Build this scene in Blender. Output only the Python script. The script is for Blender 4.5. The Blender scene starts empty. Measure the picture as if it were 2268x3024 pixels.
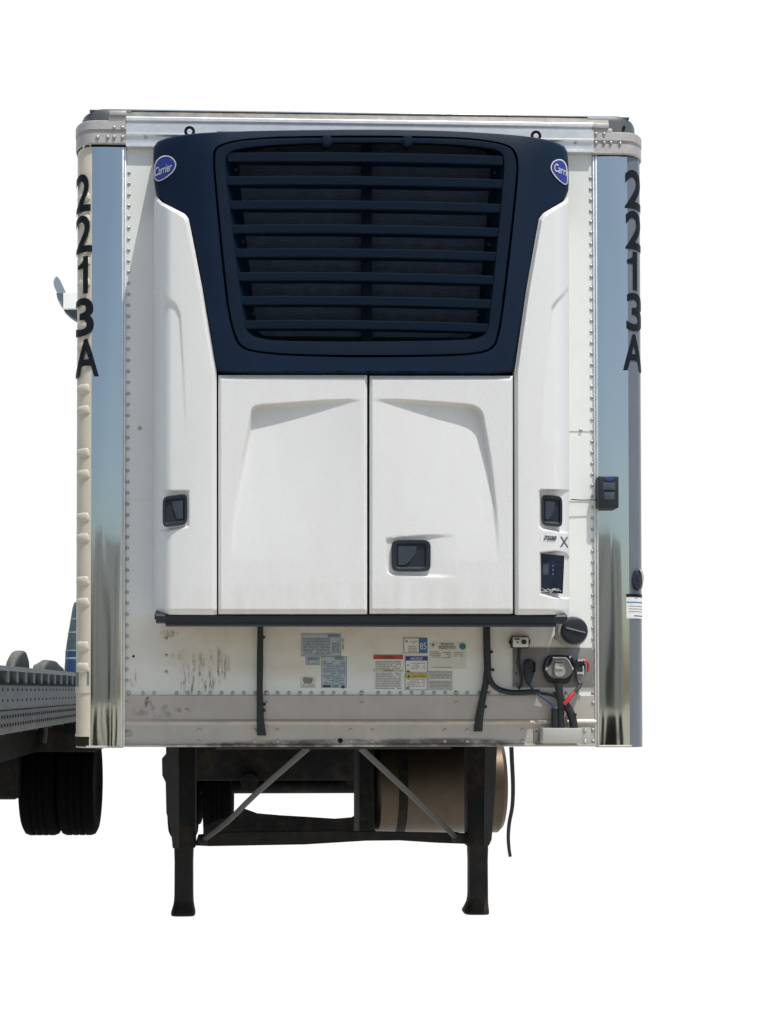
import bpy, bmesh, math, random
from mathutils import Vector, Matrix
random.seed(7)
R = math.radians
SC = bpy.context.scene
COL = SC.collection

# ------------------------------------------------------------------ camera
FPX, PX0, PY0 = 4060.0, 876.0, 1958.0          # focal length and principal point in pixels of the 2268 x 3024 photograph
CAM = Vector((-0.5, -6.3, 1.456))
YAW, PITCH = R(1.92), R(1.12)
cam_data = bpy.data.cameras.new('camera')
cam = bpy.data.objects.new('camera', cam_data)
COL.objects.link(cam)
cam.location = CAM
cam.rotation_euler = (R(90) + PITCH, 0, -YAW)
cam_data.sensor_fit = 'HORIZONTAL'
cam_data.sensor_width = 36.0
cam_data.lens = FPX / 2268 * 36.0
cam_data.shift_x = (1134 - PX0) / 2268
cam_data.shift_y = (PY0 - 1512) / 2268
cam_data.clip_start = 0.05
cam_data.clip_end = 800
SC.camera = cam
SC.render.resolution_x, SC.render.resolution_y = 768, 1024

# ------------------------------------------------------------------ sky and sun
SUN_DIR = Vector((0.68, -1.0, 2.6)).normalized()        # towards the sun
world = bpy.data.worlds.new('World')
SC.world = world
world.use_nodes = True
wn = world.node_tree.nodes
sky = wn.new('ShaderNodeTexSky')
sky.sky_type = 'NISHITA'
sky.sun_disc = False
sky.sun_elevation = math.asin(SUN_DIR.z)
sky.sun_rotation = math.atan2(SUN_DIR.x, SUN_DIR.y)
sky.air_density = 1.0
sky.dust_density = 2.2
sky.ozone_density = 1.0
bg = wn['Background']
bg.inputs['Strength'].default_value = 0.13
world.node_tree.links.new(sky.outputs[0], bg.inputs['Color'])

sun_data = bpy.data.lights.new('sun', 'SUN')
sun_data.energy = 3.95
sun_data.angle = R(0.53)
sun_data.color = (1.0, 0.96, 0.9)
sun = bpy.data.objects.new('sun', sun_data)
COL.objects.link(sun)
sun.location = SUN_DIR * 30
sun.rotation_euler = (-SUN_DIR).to_track_quat('-Z', 'Y').to_euler()

vs = SC.view_settings
vs.view_transform = 'Standard'
vs.look = 'None'
vs.exposure = 0.0
vs.gamma = 1.0
vs.use_curve_mapping = False
SC.cycles.use_denoising = True
SC.cycles.max_bounces = 8

# ------------------------------------------------------------------ measuring helper: photograph pixel -> point on the plane at depth Y
_cy, _sy, _cp, _sp = math.cos(YAW), math.sin(YAW), math.cos(PITCH), math.sin(PITCH)
FWD = Vector((_sy * _cp, _cy * _cp, _sp))
RGT = Vector((_cy, -_sy, 0))
UPV = RGT.cross(FWD)

def W(px, py, Y=0.0):
    d = FWD + RGT * ((px - PX0) / FPX) + UPV * ((PY0 - py) / FPX)
    return CAM + d * ((Y - CAM.y) / d.y)

def WX(px, Y=0.0, py=1300): return W(px, py, Y).x
def WZ(py, Y=0.0, px=1060): return W(px, py, Y).z

def WS(px, py, f, it=5):
    """pixel -> point on the surface y = f(x, z)"""
    Y = 0.0
    for _ in range(it):
        p = W(px, py, Y)
        Y = f(p.x, p.z)
    return W(px, py, Y)

# ------------------------------------------------------------------ materials
MATS = {}
def mat(name, color, rough=0.5, metal=0.0, var=0.06, vscale=6.0, bump=0.0, bscale=60.0, spec=0.5, coat=0.0, rvar=0.0):
    m = bpy.data.materials.new(name)
    m.use_nodes = True
    nt = m.node_tree
    b = nt.nodes['Principled BSDF']
    b.inputs['Roughness'].default_value = rough
    b.inputs['Metallic'].default_value = metal
    b.inputs['Specular IOR Level'].default_value = spec
    b.inputs['Coat Weight'].default_value = coat
    b.inputs['Base Color'].default_value = (*color, 1)
    tc = nt.nodes.new('ShaderNodeTexCoord')
    if var:
        n = nt.nodes.new('ShaderNodeTexNoise')
        n.inputs['Scale'].default_value = vscale
        n.inputs['Detail'].default_value = 6
        n.inputs['Roughness'].default_value = 0.65
        nt.links.new(tc.outputs['Object'], n.inputs['Vector'])
        cr = nt.nodes.new('ShaderNodeValToRGB')
        cr.color_ramp.elements[0].position = 0.3
        cr.color_ramp.elements[1].position = 0.7
        cr.color_ramp.elements[0].color = (*[c * (1 - var) for c in color], 1)
        cr.color_ramp.elements[1].color = (*[min(1, c * (1 + var)) for c in color], 1)
        nt.links.new(n.outputs['Fac'], cr.inputs['Fac'])
        nt.links.new(cr.outputs['Color'], b.inputs['Base Color'])
        if rvar:
            mr = nt.nodes.new('ShaderNodeMapRange')
            mr.inputs['To Min'].default_value = max(0, rough - rvar)
            mr.inputs['To Max'].default_value = rough + rvar
            nt.links.new(n.outputs['Fac'], mr.inputs['Value'])
            nt.links.new(mr.outputs['Result'], b.inputs['Roughness'])
    if bump:
        n2 = nt.nodes.new('ShaderNodeTexNoise')
        n2.inputs['Scale'].default_value = bscale
        n2.inputs['Detail'].default_value = 3
        nt.links.new(tc.outputs['Object'], n2.inputs['Vector'])
        bp = nt.nodes.new('ShaderNodeBump')
        bp.inputs['Strength'].default_value = bump
        bp.inputs['Distance'].default_value = 0.01
        nt.links.new(n2.outputs['Fac'], bp.inputs['Height'])
        nt.links.new(bp.outputs['Normal'], b.inputs['Normal'])
    MATS[name] = m
    return m

def add_stain(m, spots, color, scale=14.0, lo=0.42, hi=0.62, stretch=(1, 1, 1), seed=0.0):
    """grime with a shape of its own: noise patches around the given (x, z, rx, rz, amount) places"""
    nt = m.node_tree
    b = nt.nodes['Principled BSDF']
    tc = nt.nodes.new('ShaderNodeTexCoord')
    mp = nt.nodes.new('ShaderNodeMapping')
    mp.inputs['Scale'].default_value = stretch
    mp.inputs['Location'].default_value = (seed, seed, seed)
    nt.links.new(tc.outputs['Object'], mp.inputs['Vector'])
    n = nt.nodes.new('ShaderNodeTexNoise')
    n.inputs['Scale'].default_value = scale
    n.inputs['Detail'].default_value = 7
    n.inputs['Roughness'].default_value = 0.7
    nt.links.new(mp.outputs['Vector'], n.inputs['Vector'])
    nr = nt.nodes.new('ShaderNodeMapRange')
    nr.inputs['From Min'].default_value = lo
    nr.inputs['From Max'].default_value = hi
    nt.links.new(n.outputs['Fac'], nr.inputs['Value'])
    sep = nt.nodes.new('ShaderNodeSeparateXYZ')
    nt.links.new(tc.outputs['Object'], sep.inputs[0])
    acc = None
    def math_node(op, a, bb):
        k = nt.nodes.new('ShaderNodeMath'); k.operation = op
        for i, v in enumerate((a, bb)):
            if v is None: continue
            if isinstance(v, (int, float)): k.inputs[i].default_value = v
            else: nt.links.new(v, k.inputs[i])
        return k.outputs[0]
    for (x, z, rx, rz, amt) in spots:
        dx = math_node('MULTIPLY', math_node('SUBTRACT', sep.outputs['X'], x), 1 / rx)
        dz = math_node('MULTIPLY', math_node('SUBTRACT', sep.outputs['Z'], z), 1 / rz)
        d2 = math_node('ADD', math_node('MULTIPLY', dx, dx), math_node('MULTIPLY', dz, dz))
        f = math_node('SUBTRACT', 1.0, d2)
        k = nt.nodes.new('ShaderNodeMath'); k.operation = 'MULTIPLY'; k.use_clamp = True
        nt.links.new(f, k.inputs[0]); k.inputs[1].default_value = 1.6
        f = math_node('MULTIPLY', k.outputs[0], amt)
        acc = f if acc is None else math_node('MAXIMUM', acc, f)
    fac = math_node('MULTIPLY', acc, nr.outputs['Result'])
    mx = nt.nodes.new('ShaderNodeMix'); mx.data_type = 'RGBA'
    prev = b.inputs['Base Color'].links[0].from_socket if b.inputs['Base Color'].links else None
    if prev: nt.links.new(prev, mx.inputs['A'])
    else: mx.inputs['A'].default_value = b.inputs['Base Color'].default_value
    mx.inputs['B'].default_value = (*color, 1)
    nt.links.new(fac, mx.inputs['Factor'])
    nt.links.new(mx.outputs['Result'], b.inputs['Base Color'])

mat('white_paint', (0.715, 0.745, 0.72), 0.38, var=0.025, vscale=5, bump=0.02, bscale=9)
mat('unit_paint', (0.662, 0.68, 0.675), 0.42, var=0.075, vscale=230, bump=0.05, bscale=420)
mat('black_plastic', (0.004, 0.0135, 0.033), 0.5, var=0.12, vscale=9, bump=0.05, bscale=500, spec=0.12)
mat('grille_plastic', (0.0035, 0.0110, 0.025), 0.55, var=0.1, vscale=9, spec=0.09)
mat('coil', (0.055, 0.080, 0.125), 0.6, var=0.2, vscale=20)
mat('paddle_plastic', (0.034, 0.046, 0.060), 0.45, var=0.1, vscale=20, spec=0.3)
mat('slate_plastic', (0.013, 0.019, 0.027), 0.45, var=0.12, vscale=9, bump=0.05, bscale=300, spec=0.35)
mat('rubber', (0.010, 0.013, 0.016), 0.55, var=0.2, vscale=20, bump=0.05, bscale=120)
mat('tyre_rubber', (0.0022, 0.0023, 0.0025), 0.9, var=0.2, vscale=20, spec=0.03)
mat('steel_mirror', (0.51, 0.545, 0.515), 0.06, metal=1.0, var=0.02, vscale=3, bump=0.03, bscale=4, rvar=0.015)
mat('aluminium', (0.66, 0.675, 0.67), 0.42, metal=0.65, var=0.08, vscale=14, bump=0.05, bscale=40, rvar=0.06)
mat('cast_aluminium', (0.42, 0.41, 0.40), 0.55, metal=0.35, var=0.1, vscale=30, bump=0.12, bscale=120)
mat('rivet_metal', (0.40, 0.405, 0.40), 0.38, metal=0.6, var=0.1, vscale=40)
mat('rail_grey', (0.43, 0.41, 0.37), 0.5, metal=0.25, var=0.09, vscale=7, bump=0.05, bscale=60)
mat('rail_bead_lit', (0.50, 0.42, 0.34), 0.5, var=0.14, vscale=10)
mat('cream_reflection', (0.56, 0.52, 0.42), 0.5, var=0.06, vscale=12, bump=0.03, bscale=60)  # painted reflection of a cream neighbour in the steel edge
mat('grey_reflection', (0.150, 0.172, 0.20), 0.35, metal=0.3, var=0.05, vscale=6)  # grey reflection painted into the other steel edge
mat('roof_dull', (0.15, 0.145, 0.13), 0.5, var=0.55, vscale=13)
mat('roof_dark', (0.075, 0.085, 0.095), 0.5, var=0.3, vscale=12)
mat('dark_steel', (0.0055, 0.006, 0.006), 0.7, var=0.3, vscale=10, bump=0.1, bscale=60, spec=0.12)
mat('worn_steel', (0.011, 0.011, 0.010), 0.6, var=0.3, vscale=14, bump=0.1, bscale=60, spec=0.15)
mat('plate_steel', (0.026, 0.028, 0.028), 0.6, var=0.2, vscale=9, bump=0.08, bscale=60, spec=0.2)
mat('brace_steel', (0.020, 0.018, 0.014), 0.55, var=0.3, vscale=30, bump=0.1, bscale=90)
mat('tank_metal', (0.070, 0.053, 0.036), 0.45, metal=0.8, var=0.12, vscale=8, bump=0.05, bscale=12)
mat('letter_black', (0.008, 0.012, 0.017), 0.5, var=0.1, vscale=10, spec=0.12)
mat('logo_blue', (0.022, 0.035, 0.22), 0.35, var=0.05, vscale=20)
mat('logo_white', (0.55, 0.56, 0.62), 0.45, var=0.03, vscale=20)
mat('print_grey', (0.20, 0.205, 0.20), 0.6, var=0.15, vscale=60)
mat('print_dark', (0.05, 0.055, 0.06), 0.6, var=0.15, vscale=60)
mat('print_blue', (0.16, 0.22, 0.29), 0.6, var=0.2, vscale=60)
mat('paper_white', (0.68, 0.69, 0.67), 0.55, var=0.04, vscale=20)
mat('paper_blue', (0.40, 0.46, 0.49), 0.55, var=0.10, vscale=30)
mat('paper_faded', (0.60, 0.60, 0.55), 0.6, var=0.05, vscale=20)
mat('label_red', (0.36, 0.055, 0.04), 0.5, var=0.15, vscale=30)
mat('label_yellow', (0.52, 0.42, 0.06), 0.5, var=0.1, vscale=30)
mat('label_tan', (0.52, 0.46, 0.29), 0.5, var=0.1, vscale=30)
mat('label_blue', (0.02, 0.05, 0.20), 0.5, var=0.1, vscale=30)
mat('number_ink', (0.012, 0.018, 0.06), 0.5, var=0.1, vscale=30)
mat('label_sky', (0.03, 0.14, 0.30), 0.5, var=0.1, vscale=30)
mat('label_teal', (0.03, 0.16, 0.20), 0.5, var=0.2, vscale=60)
mat('dark_print', (0.045, 0.05, 0.05), 0.5, var=0.2, vscale=60)
mat('backing_grey', (0.20, 0.20, 0.195), 0.5, metal=0.2, var=0.12, vscale=12, bump=0.04, bscale=80)
mat('box_grey', (0.40, 0.40, 0.37), 0.5, metal=0.15, var=0.06, vscale=14)
mat('lid_grey', (0.33, 0.33, 0.31), 0.5, metal=0.2, var=0.08, vscale=30)
mat('chrome', (0.75, 0.75, 0.74), 0.15, metal=1.0, var=0.05, vscale=30)
mat('hose_blue', (0.03, 0.055, 0.13), 0.4, var=0.15, vscale=30)
mat('hose_red', (0.45, 0.025, 0.035), 0.4, var=0.15, vscale=30)
mat('screen', (0.05, 0.065, 0.08), 0.25, var=0.2, vscale=90)
mat('window_glass', (0.010, 0.016, 0.032), 0.12, var=0.3, vscale=30)
mat('glass_mark', (0.10, 0.12, 0.24), 0.4, var=0.2, vscale=60)
mat('flatbed_alu', (0.185, 0.205, 0.21), 0.48, metal=0.35, var=0.14, vscale=7, bump=0.08, bscale=40)
mat('flatbed_low', (0.155, 0.158, 0.155), 0.55, metal=0.3, var=0.25, vscale=9, bump=0.08, bscale=40)
mat('flatbed_rail', (0.30, 0.32, 0.32), 0.45, metal=0.4, var=0.1, vscale=10)
mat('lump_grey', (0.105, 0.118, 0.105), 0.7, var=0.25, vscale=9, bump=0.4, bscale=14)
mat('tarp_blue', (0.025, 0.075, 0.20), 0.6, var=0.15, vscale=9, bump=0.3, bscale=14)
mat('tarp_teal', (0.085, 0.125, 0.130), 0.7, var=0.3, vscale=12, bump=0.4, bscale=14)
mat('strap_pale', (0.40, 0.48, 0.50), 0.6, var=0.1, vscale=20)
mat('lamp_white', (0.78, 0.80, 0.77), 0.4, var=0.03, vscale=20)
mat('lamp_panel', (0.20, 0.25, 0.29), 0.4, var=0.08, vscale=10)
mat('lamp_dark', (0.035, 0.05, 0.065), 0.6, var=0.5, vscale=14)
mat('parked_grey', (0.46, 0.46, 0.46), 0.5, var=0.06, vscale=3)
mat('parked_dark', (0.08, 0.085, 0.09), 0.5, var=0.1, vscale=3)
mat('yard', (0.41, 0.375, 0.30), 0.9, var=0.18, vscale=0.6, bump=0.3, bscale=30)

glowm = bpy.data.materials.new('white_backdrop')
glowm.use_nodes = True
nt = glowm.node_tree
nt.nodes.clear()
em = nt.nodes.new('ShaderNodeEmission'); em.inputs['Color'].default_value = (1, 1, 1, 1); em.inputs['Strength'].default_value = 1.02
ou = nt.nodes.new('ShaderNodeOutputMaterial'); nt.links.new(em.outputs[0], ou.inputs['Surface'])
MATS['white_backdrop'] = glowm

# fine fin lines on the coil (far too fine to build singly)
nt = MATS['coil'].node_tree
tc = nt.nodes.new('ShaderNodeTexCoord'); wv = nt.nodes.new('ShaderNodeTexWave')
wv.bands_direction = 'Z'; wv.inputs['Scale'].default_value = 45
nt.links.new(tc.outputs['Object'], wv.inputs['Vector'])
bp = nt.nodes.new('ShaderNodeBump'); bp.inputs['Strength'].default_value = 0.9; bp.inputs['Distance'].default_value = 0.006
nt.links.new(wv.outputs['Fac'], bp.inputs['Height'])
nt.links.new(bp.outputs['Normal'], nt.nodes['Principled BSDF'].inputs['Normal'])

for nm in ('dark_steel', 'worn_steel', 'plate_steel'):
    add_stain(MATS[nm], [(0.0, 0.6, 4.0, 2.5, 0.75)], (0.030, 0.021, 0.013), scale=7, lo=0.46, hi=0.68, seed=2.2)
add_stain(MATS['unit_paint'], [(0.05, 1.84, 1.3, 0.10, 0.30), (0.05, 2.2, 1.4, 0.9, 0.10)], (0.42, 0.39, 0.33), scale=5, lo=0.38, hi=0.70, stretch=(2.2, 1, 0.5), seed=4.4)
add_stain(MATS['unit_paint'], [(0.1, 2.3, 1.2, 1.2, 0.55)], (0.30, 0.29, 0.26), scale=38, lo=0.70, hi=0.76, seed=8.4)
# ------------------------------------------------------------------ object helpers
def link(o, parent):
    COL.objects.link(o)
    if parent is not None:
        o.parent = parent
        top = parent
        off = Vector((0, 0, 0))
        while top is not None:
            off += top.location
            top = top.parent
        o.matrix_parent_inverse = Matrix.Translation(-parent_world(parent))
    return o

def parent_world(p):
    loc = Vector(p.location)
    if p.parent is not None and p.type != 'EMPTY':
        return loc            # part meshes carry world coordinates with location 0 or their own world location
    return loc

def mk(name, verts, faces, m, parent=None, smooth=True, angle=35):
    me = bpy.data.meshes.new(name)
    me.from_pydata([tuple(v) for v in verts], [], faces)
    bm = bmesh.new(); bm.from_mesh(me)
    bmesh.ops.recalc_face_normals(bm, faces=bm.faces)
    bm.to_mesh(me); bm.free()
    return mko(name, me, m, parent, smooth, angle)

def mko(name, me, m, parent=None, smooth=True, angle=35):
    if smooth:
        me.polygons.foreach_set('use_smooth', [True] * len(me.polygons))
        me.set_sharp_from_angle(angle=R(angle))
    me.materials.append(MATS[m])
    return link(bpy.data.objects.new(name, me), parent)

def mkbm(name, bm, m, parent=None, smooth=True, angle=35):
    me = bpy.data.meshes.new(name)
    bmesh.ops.recalc_face_normals(bm, faces=bm.faces)
    bm.to_mesh(me); bm.free()
    return mko(name, me, m, parent, smooth, angle)

def add_box(bm, a, b, bev=0.0, seg=2, rot=None):
    x0, y0, z0 = a; x1, y1, z1 = b
    c = Vector(((x0 + x1) / 2, (y0 + y1) / 2, (z0 + z1) / 2))
    r = bmesh.ops.create_cube(bm, size=1.0)
    vs_ = r['verts']
    bmesh.ops.scale(bm, vec=(abs(x1 - x0), abs(y1 - y0), abs(z1 - z0)), verts=vs_)
    if bev:
        es = list({e for v in vs_ for e in v.link_edges})
        rr = bmesh.ops.bevel(bm, geom=es, offset=bev, segments=seg, affect='EDGES', profile=0.5)
        vs_ = list({v for f in rr['faces'] for v in f.verts} | {v for v in vs_ if v.is_valid})
    if rot is not None:
        bmesh.ops.rotate(bm, cent=(0, 0, 0), matrix=rot, verts=vs_)
    bmesh.ops.translate(bm, vec=c, verts=vs_)

def box(name, a, b, m, parent=None, bev=0.0, seg=2, rot=None):
    bm = bmesh.new(); add_box(bm, a, b, bev, seg, rot)
    return mkbm(name, bm, m, parent)

def pbox(name, px0, py0, px1, py1, Y0, Y1, m, parent, bev=0.002, seg=2):
    """box whose front face (at Y0) is measured in photograph pixels"""
    a = W(px0, py1, Y0); b = W(px1, py0, Y0)
    return box(name, (a.x, Y0, a.z), (b.x, Y1, b.z), m, parent, bev, seg)

def loft(rings, closed=True, cap_last=False, cap_first=False):
    n = len(rings[0]); V = [p for r in rings for p in r]; F = []
    for i in range(len(rings) - 1):
        for j in range(n if closed else n - 1):
            k = (j + 1) % n
            F.append((i * n + j, i * n + k, (i + 1) * n + k, (i + 1) * n + j))
    if cap_last: F.append(tuple((len(rings) - 1) * n + j for j in range(n)))
    if cap_first: F.append(tuple(range(n)))
    return V, F

def tube(name, pts, r, m, parent=None, seg=10, flat=1.0, taper=None, smoothn=4):
    """round (or flattened, flat<1 in Y) tube along pts"""
    P = [Vector(p) for p in pts]
    if smoothn > 1 and len(P) > 2:
        Q = []
        for i in range(len(P) - 1):
            p0 = P[max(i - 1, 0)]; p1 = P[i]; p2 = P[i + 1]; p3 = P[min(i + 2, len(P) - 1)]
            for k in range(smoothn):
                t = k / smoothn
                Q.append(0.5 * ((2 * p1) + (-p0 + p2) * t + (2 * p0 - 5 * p1 + 4 * p2 - p3) * t * t + (-p0 + 3 * p1 - 3 * p2 + p3) * t ** 3))
        Q.append(P[-1]); P = Q
    rings = []
    for i, p in enumerate(P):
        d = (P[min(i + 1, len(P) - 1)] - P[max(i - 1, 0)]).normalized()
        ref = Vector((0, 1, 0)) if abs(d.y) < 0.9 else Vector((1, 0, 0))
        u = d.cross(ref).normalized(); v = u.cross(d).normalized()
        rr = r if taper is None else r * (taper[0] + (taper[1] - taper[0]) * i / (len(P) - 1))
        rings.append([p + u * math.cos(2 * math.pi * k / seg) * rr + v * math.sin(2 * math.pi * k / seg) * rr * flat for k in range(seg)])
    V, F = loft(rings, True, True, True)
    return mk(name, V, F, m, parent, angle=50)

def disc_lathe(name, c, prof, m, parent=None, seg=32, axis='Y', squash=1.0, tilt=None):
    """lathe about an axis through c: prof = [(radius, offset along axis)]"""
    rings = []
    for (r, h) in prof:
        ring = []
        for k in range(seg):
            a = 2 * math.pi * k / seg
            if axis == 'Y': p = Vector((r * math.cos(a) * squash, h, r * math.sin(a)))
            elif axis == 'X': p = Vector((h, r * math.cos(a), r * math.sin(a)))
            else: p = Vector((r * math.cos(a), r * math.sin(a), h))
            if tilt is not None: p = tilt @ p
            ring.append(Vector(c) + p)
        rings.append(ring)
    V, F = loft(rings, True, True, True)
    return mk(name, V, F, m, parent, angle=40)

def extrude_x(name, prof, x0, x1, m, parent=None, n=1, angle=25):
    """closed profile [(y, z)] swept along X"""
    rings = [[Vector((x0 + (x1 - x0) * i / n, y, z)) for (y, z) in prof] for i in range(n + 1)]
    V, F = loft(rings, True, True, True)
    return mk(name, V, F, m, parent, angle=angle)

def thing(name, label, cat, loc=(0, 0, 0), group=None):
    o = bpy.data.objects.new(name, None)
    o.location = loc
    o.empty_display_size = 0.2
    COL.objects.link(o)
    o['label'] = label; o['category'] = cat
    if group: o['group'] = group
    return o

def lab(o, text): o['label'] = text; return o

def text_mesh(body, bold=0.0, shear=0.0, slices=0.0, spacing=1.0):
    """mesh of a word in local (u, v), returned as (verts, faces, width, height)"""
    cu = bpy.data.curves.new('word', 'FONT')
    cu.body = body; cu.size = 1.0; cu.offset = bold; cu.shear = shear; cu.space_character = spacing
    cu.resolution_u = 5
    ob = bpy.data.objects.new('word', cu)
    COL.objects.link(ob)
    dg = bpy.context.evaluated_depsgraph_get()
    me = bpy.data.meshes.new_from_object(ob.evaluated_get(dg))
    bpy.data.objects.remove(ob); bpy.data.curves.remove(cu)
    bm = bmesh.new(); bm.from_mesh(me); bpy.data.meshes.remove(me)
    bmesh.ops.remove_doubles(bm, verts=bm.verts, dist=1e-5)
    xs = [v.co.x for v in bm.verts]; ys = [v.co.y for v in bm.verts]
    x0, x1, y0, y1 = min(xs), max(xs), min(ys), max(ys)
    if slices:
        k = 1
        while k * slices < 1:
            bmesh.ops.bisect_plane(bm, geom=list(bm.verts) + list(bm.edges) + list(bm.faces),
                                   plane_co=(x0 + (x1 - x0) * k * slices, 0, 0), plane_no=(1, 0, 0))
            k += 1
    bmesh.ops.triangulate(bm, faces=[f for f in bm.faces if len(f.verts) > 4])
    bm.verts.index_update()
    V = [((v.co.x - x0) / (x1 - x0), (v.co.y - y0) / (y1 - y0)) for v in bm.verts]
    F = [tuple(v.index for v in f.verts) for f in bm.faces]
    bm.free()
    return V, F

def word(name, body, fmap, m, parent, bold=0.0, shear=0.0, slices=0.0, spacing=1.0):
    """fmap(u, v) -> world point for u, v in 0..1 of the word's box"""
    V, F = text_mesh(body, bold, shear, slices, spacing)
    o = mk(name, [fmap(u, v) for u, v in V], F, m, parent, smooth=False)
    return o

def pword(name, body, px0, py0, px1, py1, Y, m, parent, bold=0.0, shear=0.0):
    return word(name, body, lambda u, v: W(px0 + (px1 - px0) * u, py1 + (py0 - py1) * v, Y), m, parent, bold, shear)

def smooth01(t):
    t = max(0.0, min(1.0, t)); return t * t * (3 - 2 * t)

def interp(x, pts):
    if x <= pts[0][0]: return pts[0][1]
    for (a, b), (c, d) in zip(pts, pts[1:]):
        if x <= c: return b + (d - b) * (x - a) / (c - a)
    return pts[-1][1]

def resample_angle(poly, c, n):
    """points of a star-shaped polygon at n even angles about c"""
    out = []
    for k in range(n):
        a = 2 * math.pi * k / n
        dx, dy = math.cos(a), math.sin(a)
        best = None
        for (x1, y1), (x2, y2) in zip(poly, poly[1:] + poly[:1]):
            ex, ey = x2 - x1, y2 - y1
            den = dx * ey - dy * ex
            if abs(den) < 1e-9: continue
            t = ((x1 - c[0]) * ey - (y1 - c[1]) * ex) / den
            s = ((x1 - c[0]) * dy - (y1 - c[1]) * dx) / den
            if t > 0 and -1e-6 <= s <= 1 + 1e-6 and (best is None or t > best): best = t
        out.append((c[0] + dx * best, c[1] + dy * best))
    return out

def chaikin(poly, n=2):
    for _ in range(n):
        q = []
        for (x1, y1), (x2, y2) in zip(poly, poly[1:] + poly[:1]):
            q.append((x1 * .75 + x2 * .25, y1 * .75 + y2 * .25)); q.append((x1 * .25 + x2 * .75, y1 * .25 + y2 * .75))
        poly = q
    return poly

def shrink(ring, c, px):
    """move ring points towards c by px pixels"""
    out = []
    for (x, y) in ring:
        d = math.hypot(x - c[0], y - c[1])
        out.append((x - (x - c[0]) / d * px, y - (y - c[1]) / d * px))
    return out

# ------------------------------------------------------------------ setting: glowing white field added behind and below, yard in front
prof = [(-0.75, -0.004)]
prof += [(34.0, -0.004)]
for k in range(1, 13):
    a = math.pi / 2 * k / 12
    prof.append((34.0 + 8 * math.sin(a), -0.004 + 8 * (1 - math.cos(a))))
prof.append((42.0, 60.0))
V = []; F = []
for (y, z) in prof:
    V.append((-70, y, z)); V.append((70, y, z))
for i in range(len(prof) - 1): F.append((2 * i, 2 * i + 1, 2 * i + 3, 2 * i + 2))
o = mk('sky', V, F, 'white_backdrop'); o['kind'] = 'structure'  # glowing sheet added as blank backdrop and shadowless floor
o = mk('ground', [(-160, -160, -0.01), (160, -160, -0.01), (160, -0.8, -0.01), (-160, -0.8, -0.01)], [(0, 1, 2, 3)], 'yard', smooth=False)
o['kind'] = 'structure'

# ------------------------------------------------------------------ the refrigerated trailer
HALF = 1.295
T = thing('refrigerated_trailer', 'white refrigerated box trailer with bright steel corner posts, front on, on landing legs', 'trailer', (0, 0, 0))
XL, XR = WX(226, 0.08), WX(1893, 0.08)                       # outer faces
xl1, xr1 = WX(270), WX(1855)                                 # where the corner rounding starts
xlb, xrb = WX(366), WX(1757)                                 # bead between post and front sheets
z_bot, z_top = WZ(2205), WZ(338, 0.02)
z_rail0, z_rail1 = WZ(444), WZ(354)

def sheet_z(py): return WZ(py)

# front sheets, lapped (upper over lower)
panels = []
xs_l, xs_r = WX(371), WX(1753)
for (y0, y1, Y) in ((440, 1270, -0.003), (1268, 1478, 0.0), (1474, 2054, 0.003)):
    za, zb = sheet_z(y1), sheet_z(y0)
    n, mrow = 16, 10
    V = []; F = []
    bm = bmesh.new(); add_box(bm, (xs_l, Y, za), (xs_r, Y + 0.012, zb), 0.0015, 1)
    p = mkbm('front_panel', bm, 'white_paint', T); panels.append(p)
add_stain(MATS['white_paint'], [
    (WX(600), WZ(1985), 0.11, 0.10, 1.0), (WX(640), WZ(1965), 0.07, 0.09, 0.9), (WX(560), WZ(2020), 0.05, 0.05, 1.0),
    (WX(500), WZ(1872), 0.05, 0.02, 0.9), (WX(395), WZ(2000), 0.02, 0.05, 0.7), (WX(540), WZ(1935), 0.06, 0.03, 0.5)],
    (0.07, 0.066, 0.06), scale=34, lo=0.49, hi=0.57, stretch=(2.6, 1, 0.38), seed=3.1)
add_stain(MATS['white_paint'], [(WX(900), WZ(1900), 1.2, 0.18, 0.8), (WX(1400), WZ(2000), 0.5, 0.1, 0.4), (WX(500), WZ(2000), 0.4, 0.14, 0.35)],
    (0.56, 0.51, 0.41), scale=4, lo=0.2, hi=0.7, seed=9.2)  # tan stain low on the sheet, strengthened to paint in warm ground bounce

# box shell behind
box('side_wall', (XL, 0.12, z_bot + 0.06), (XL + 0.05, 15.6, z_top - 0.06), 'white_paint', T, 0.004)
box('side_wall', (XR - 0.05, 0.12, z_bot + 0.06), (XR, 15.6, z_top - 0.06), 'white_paint', T, 0.004)
box('roof', (XL + 0.02, 0.16, z_top - 0.055), (XR - 0.02, 15.6, z_top - 0.02), 'aluminium', T, 0.005)
box('floor', (XL + 0.05, 0.05, z_bot + 0.02), (XR - 0.05, 15.6, z_bot + 0.12), 'dark_steel', T, 0.004)
box('rear_wall', (XL + 0.05, 15.55, z_bot + 0.12), (XR - 0.05, 15.62, z_top - 0.06), 'white_paint', T, 0.004)

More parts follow.
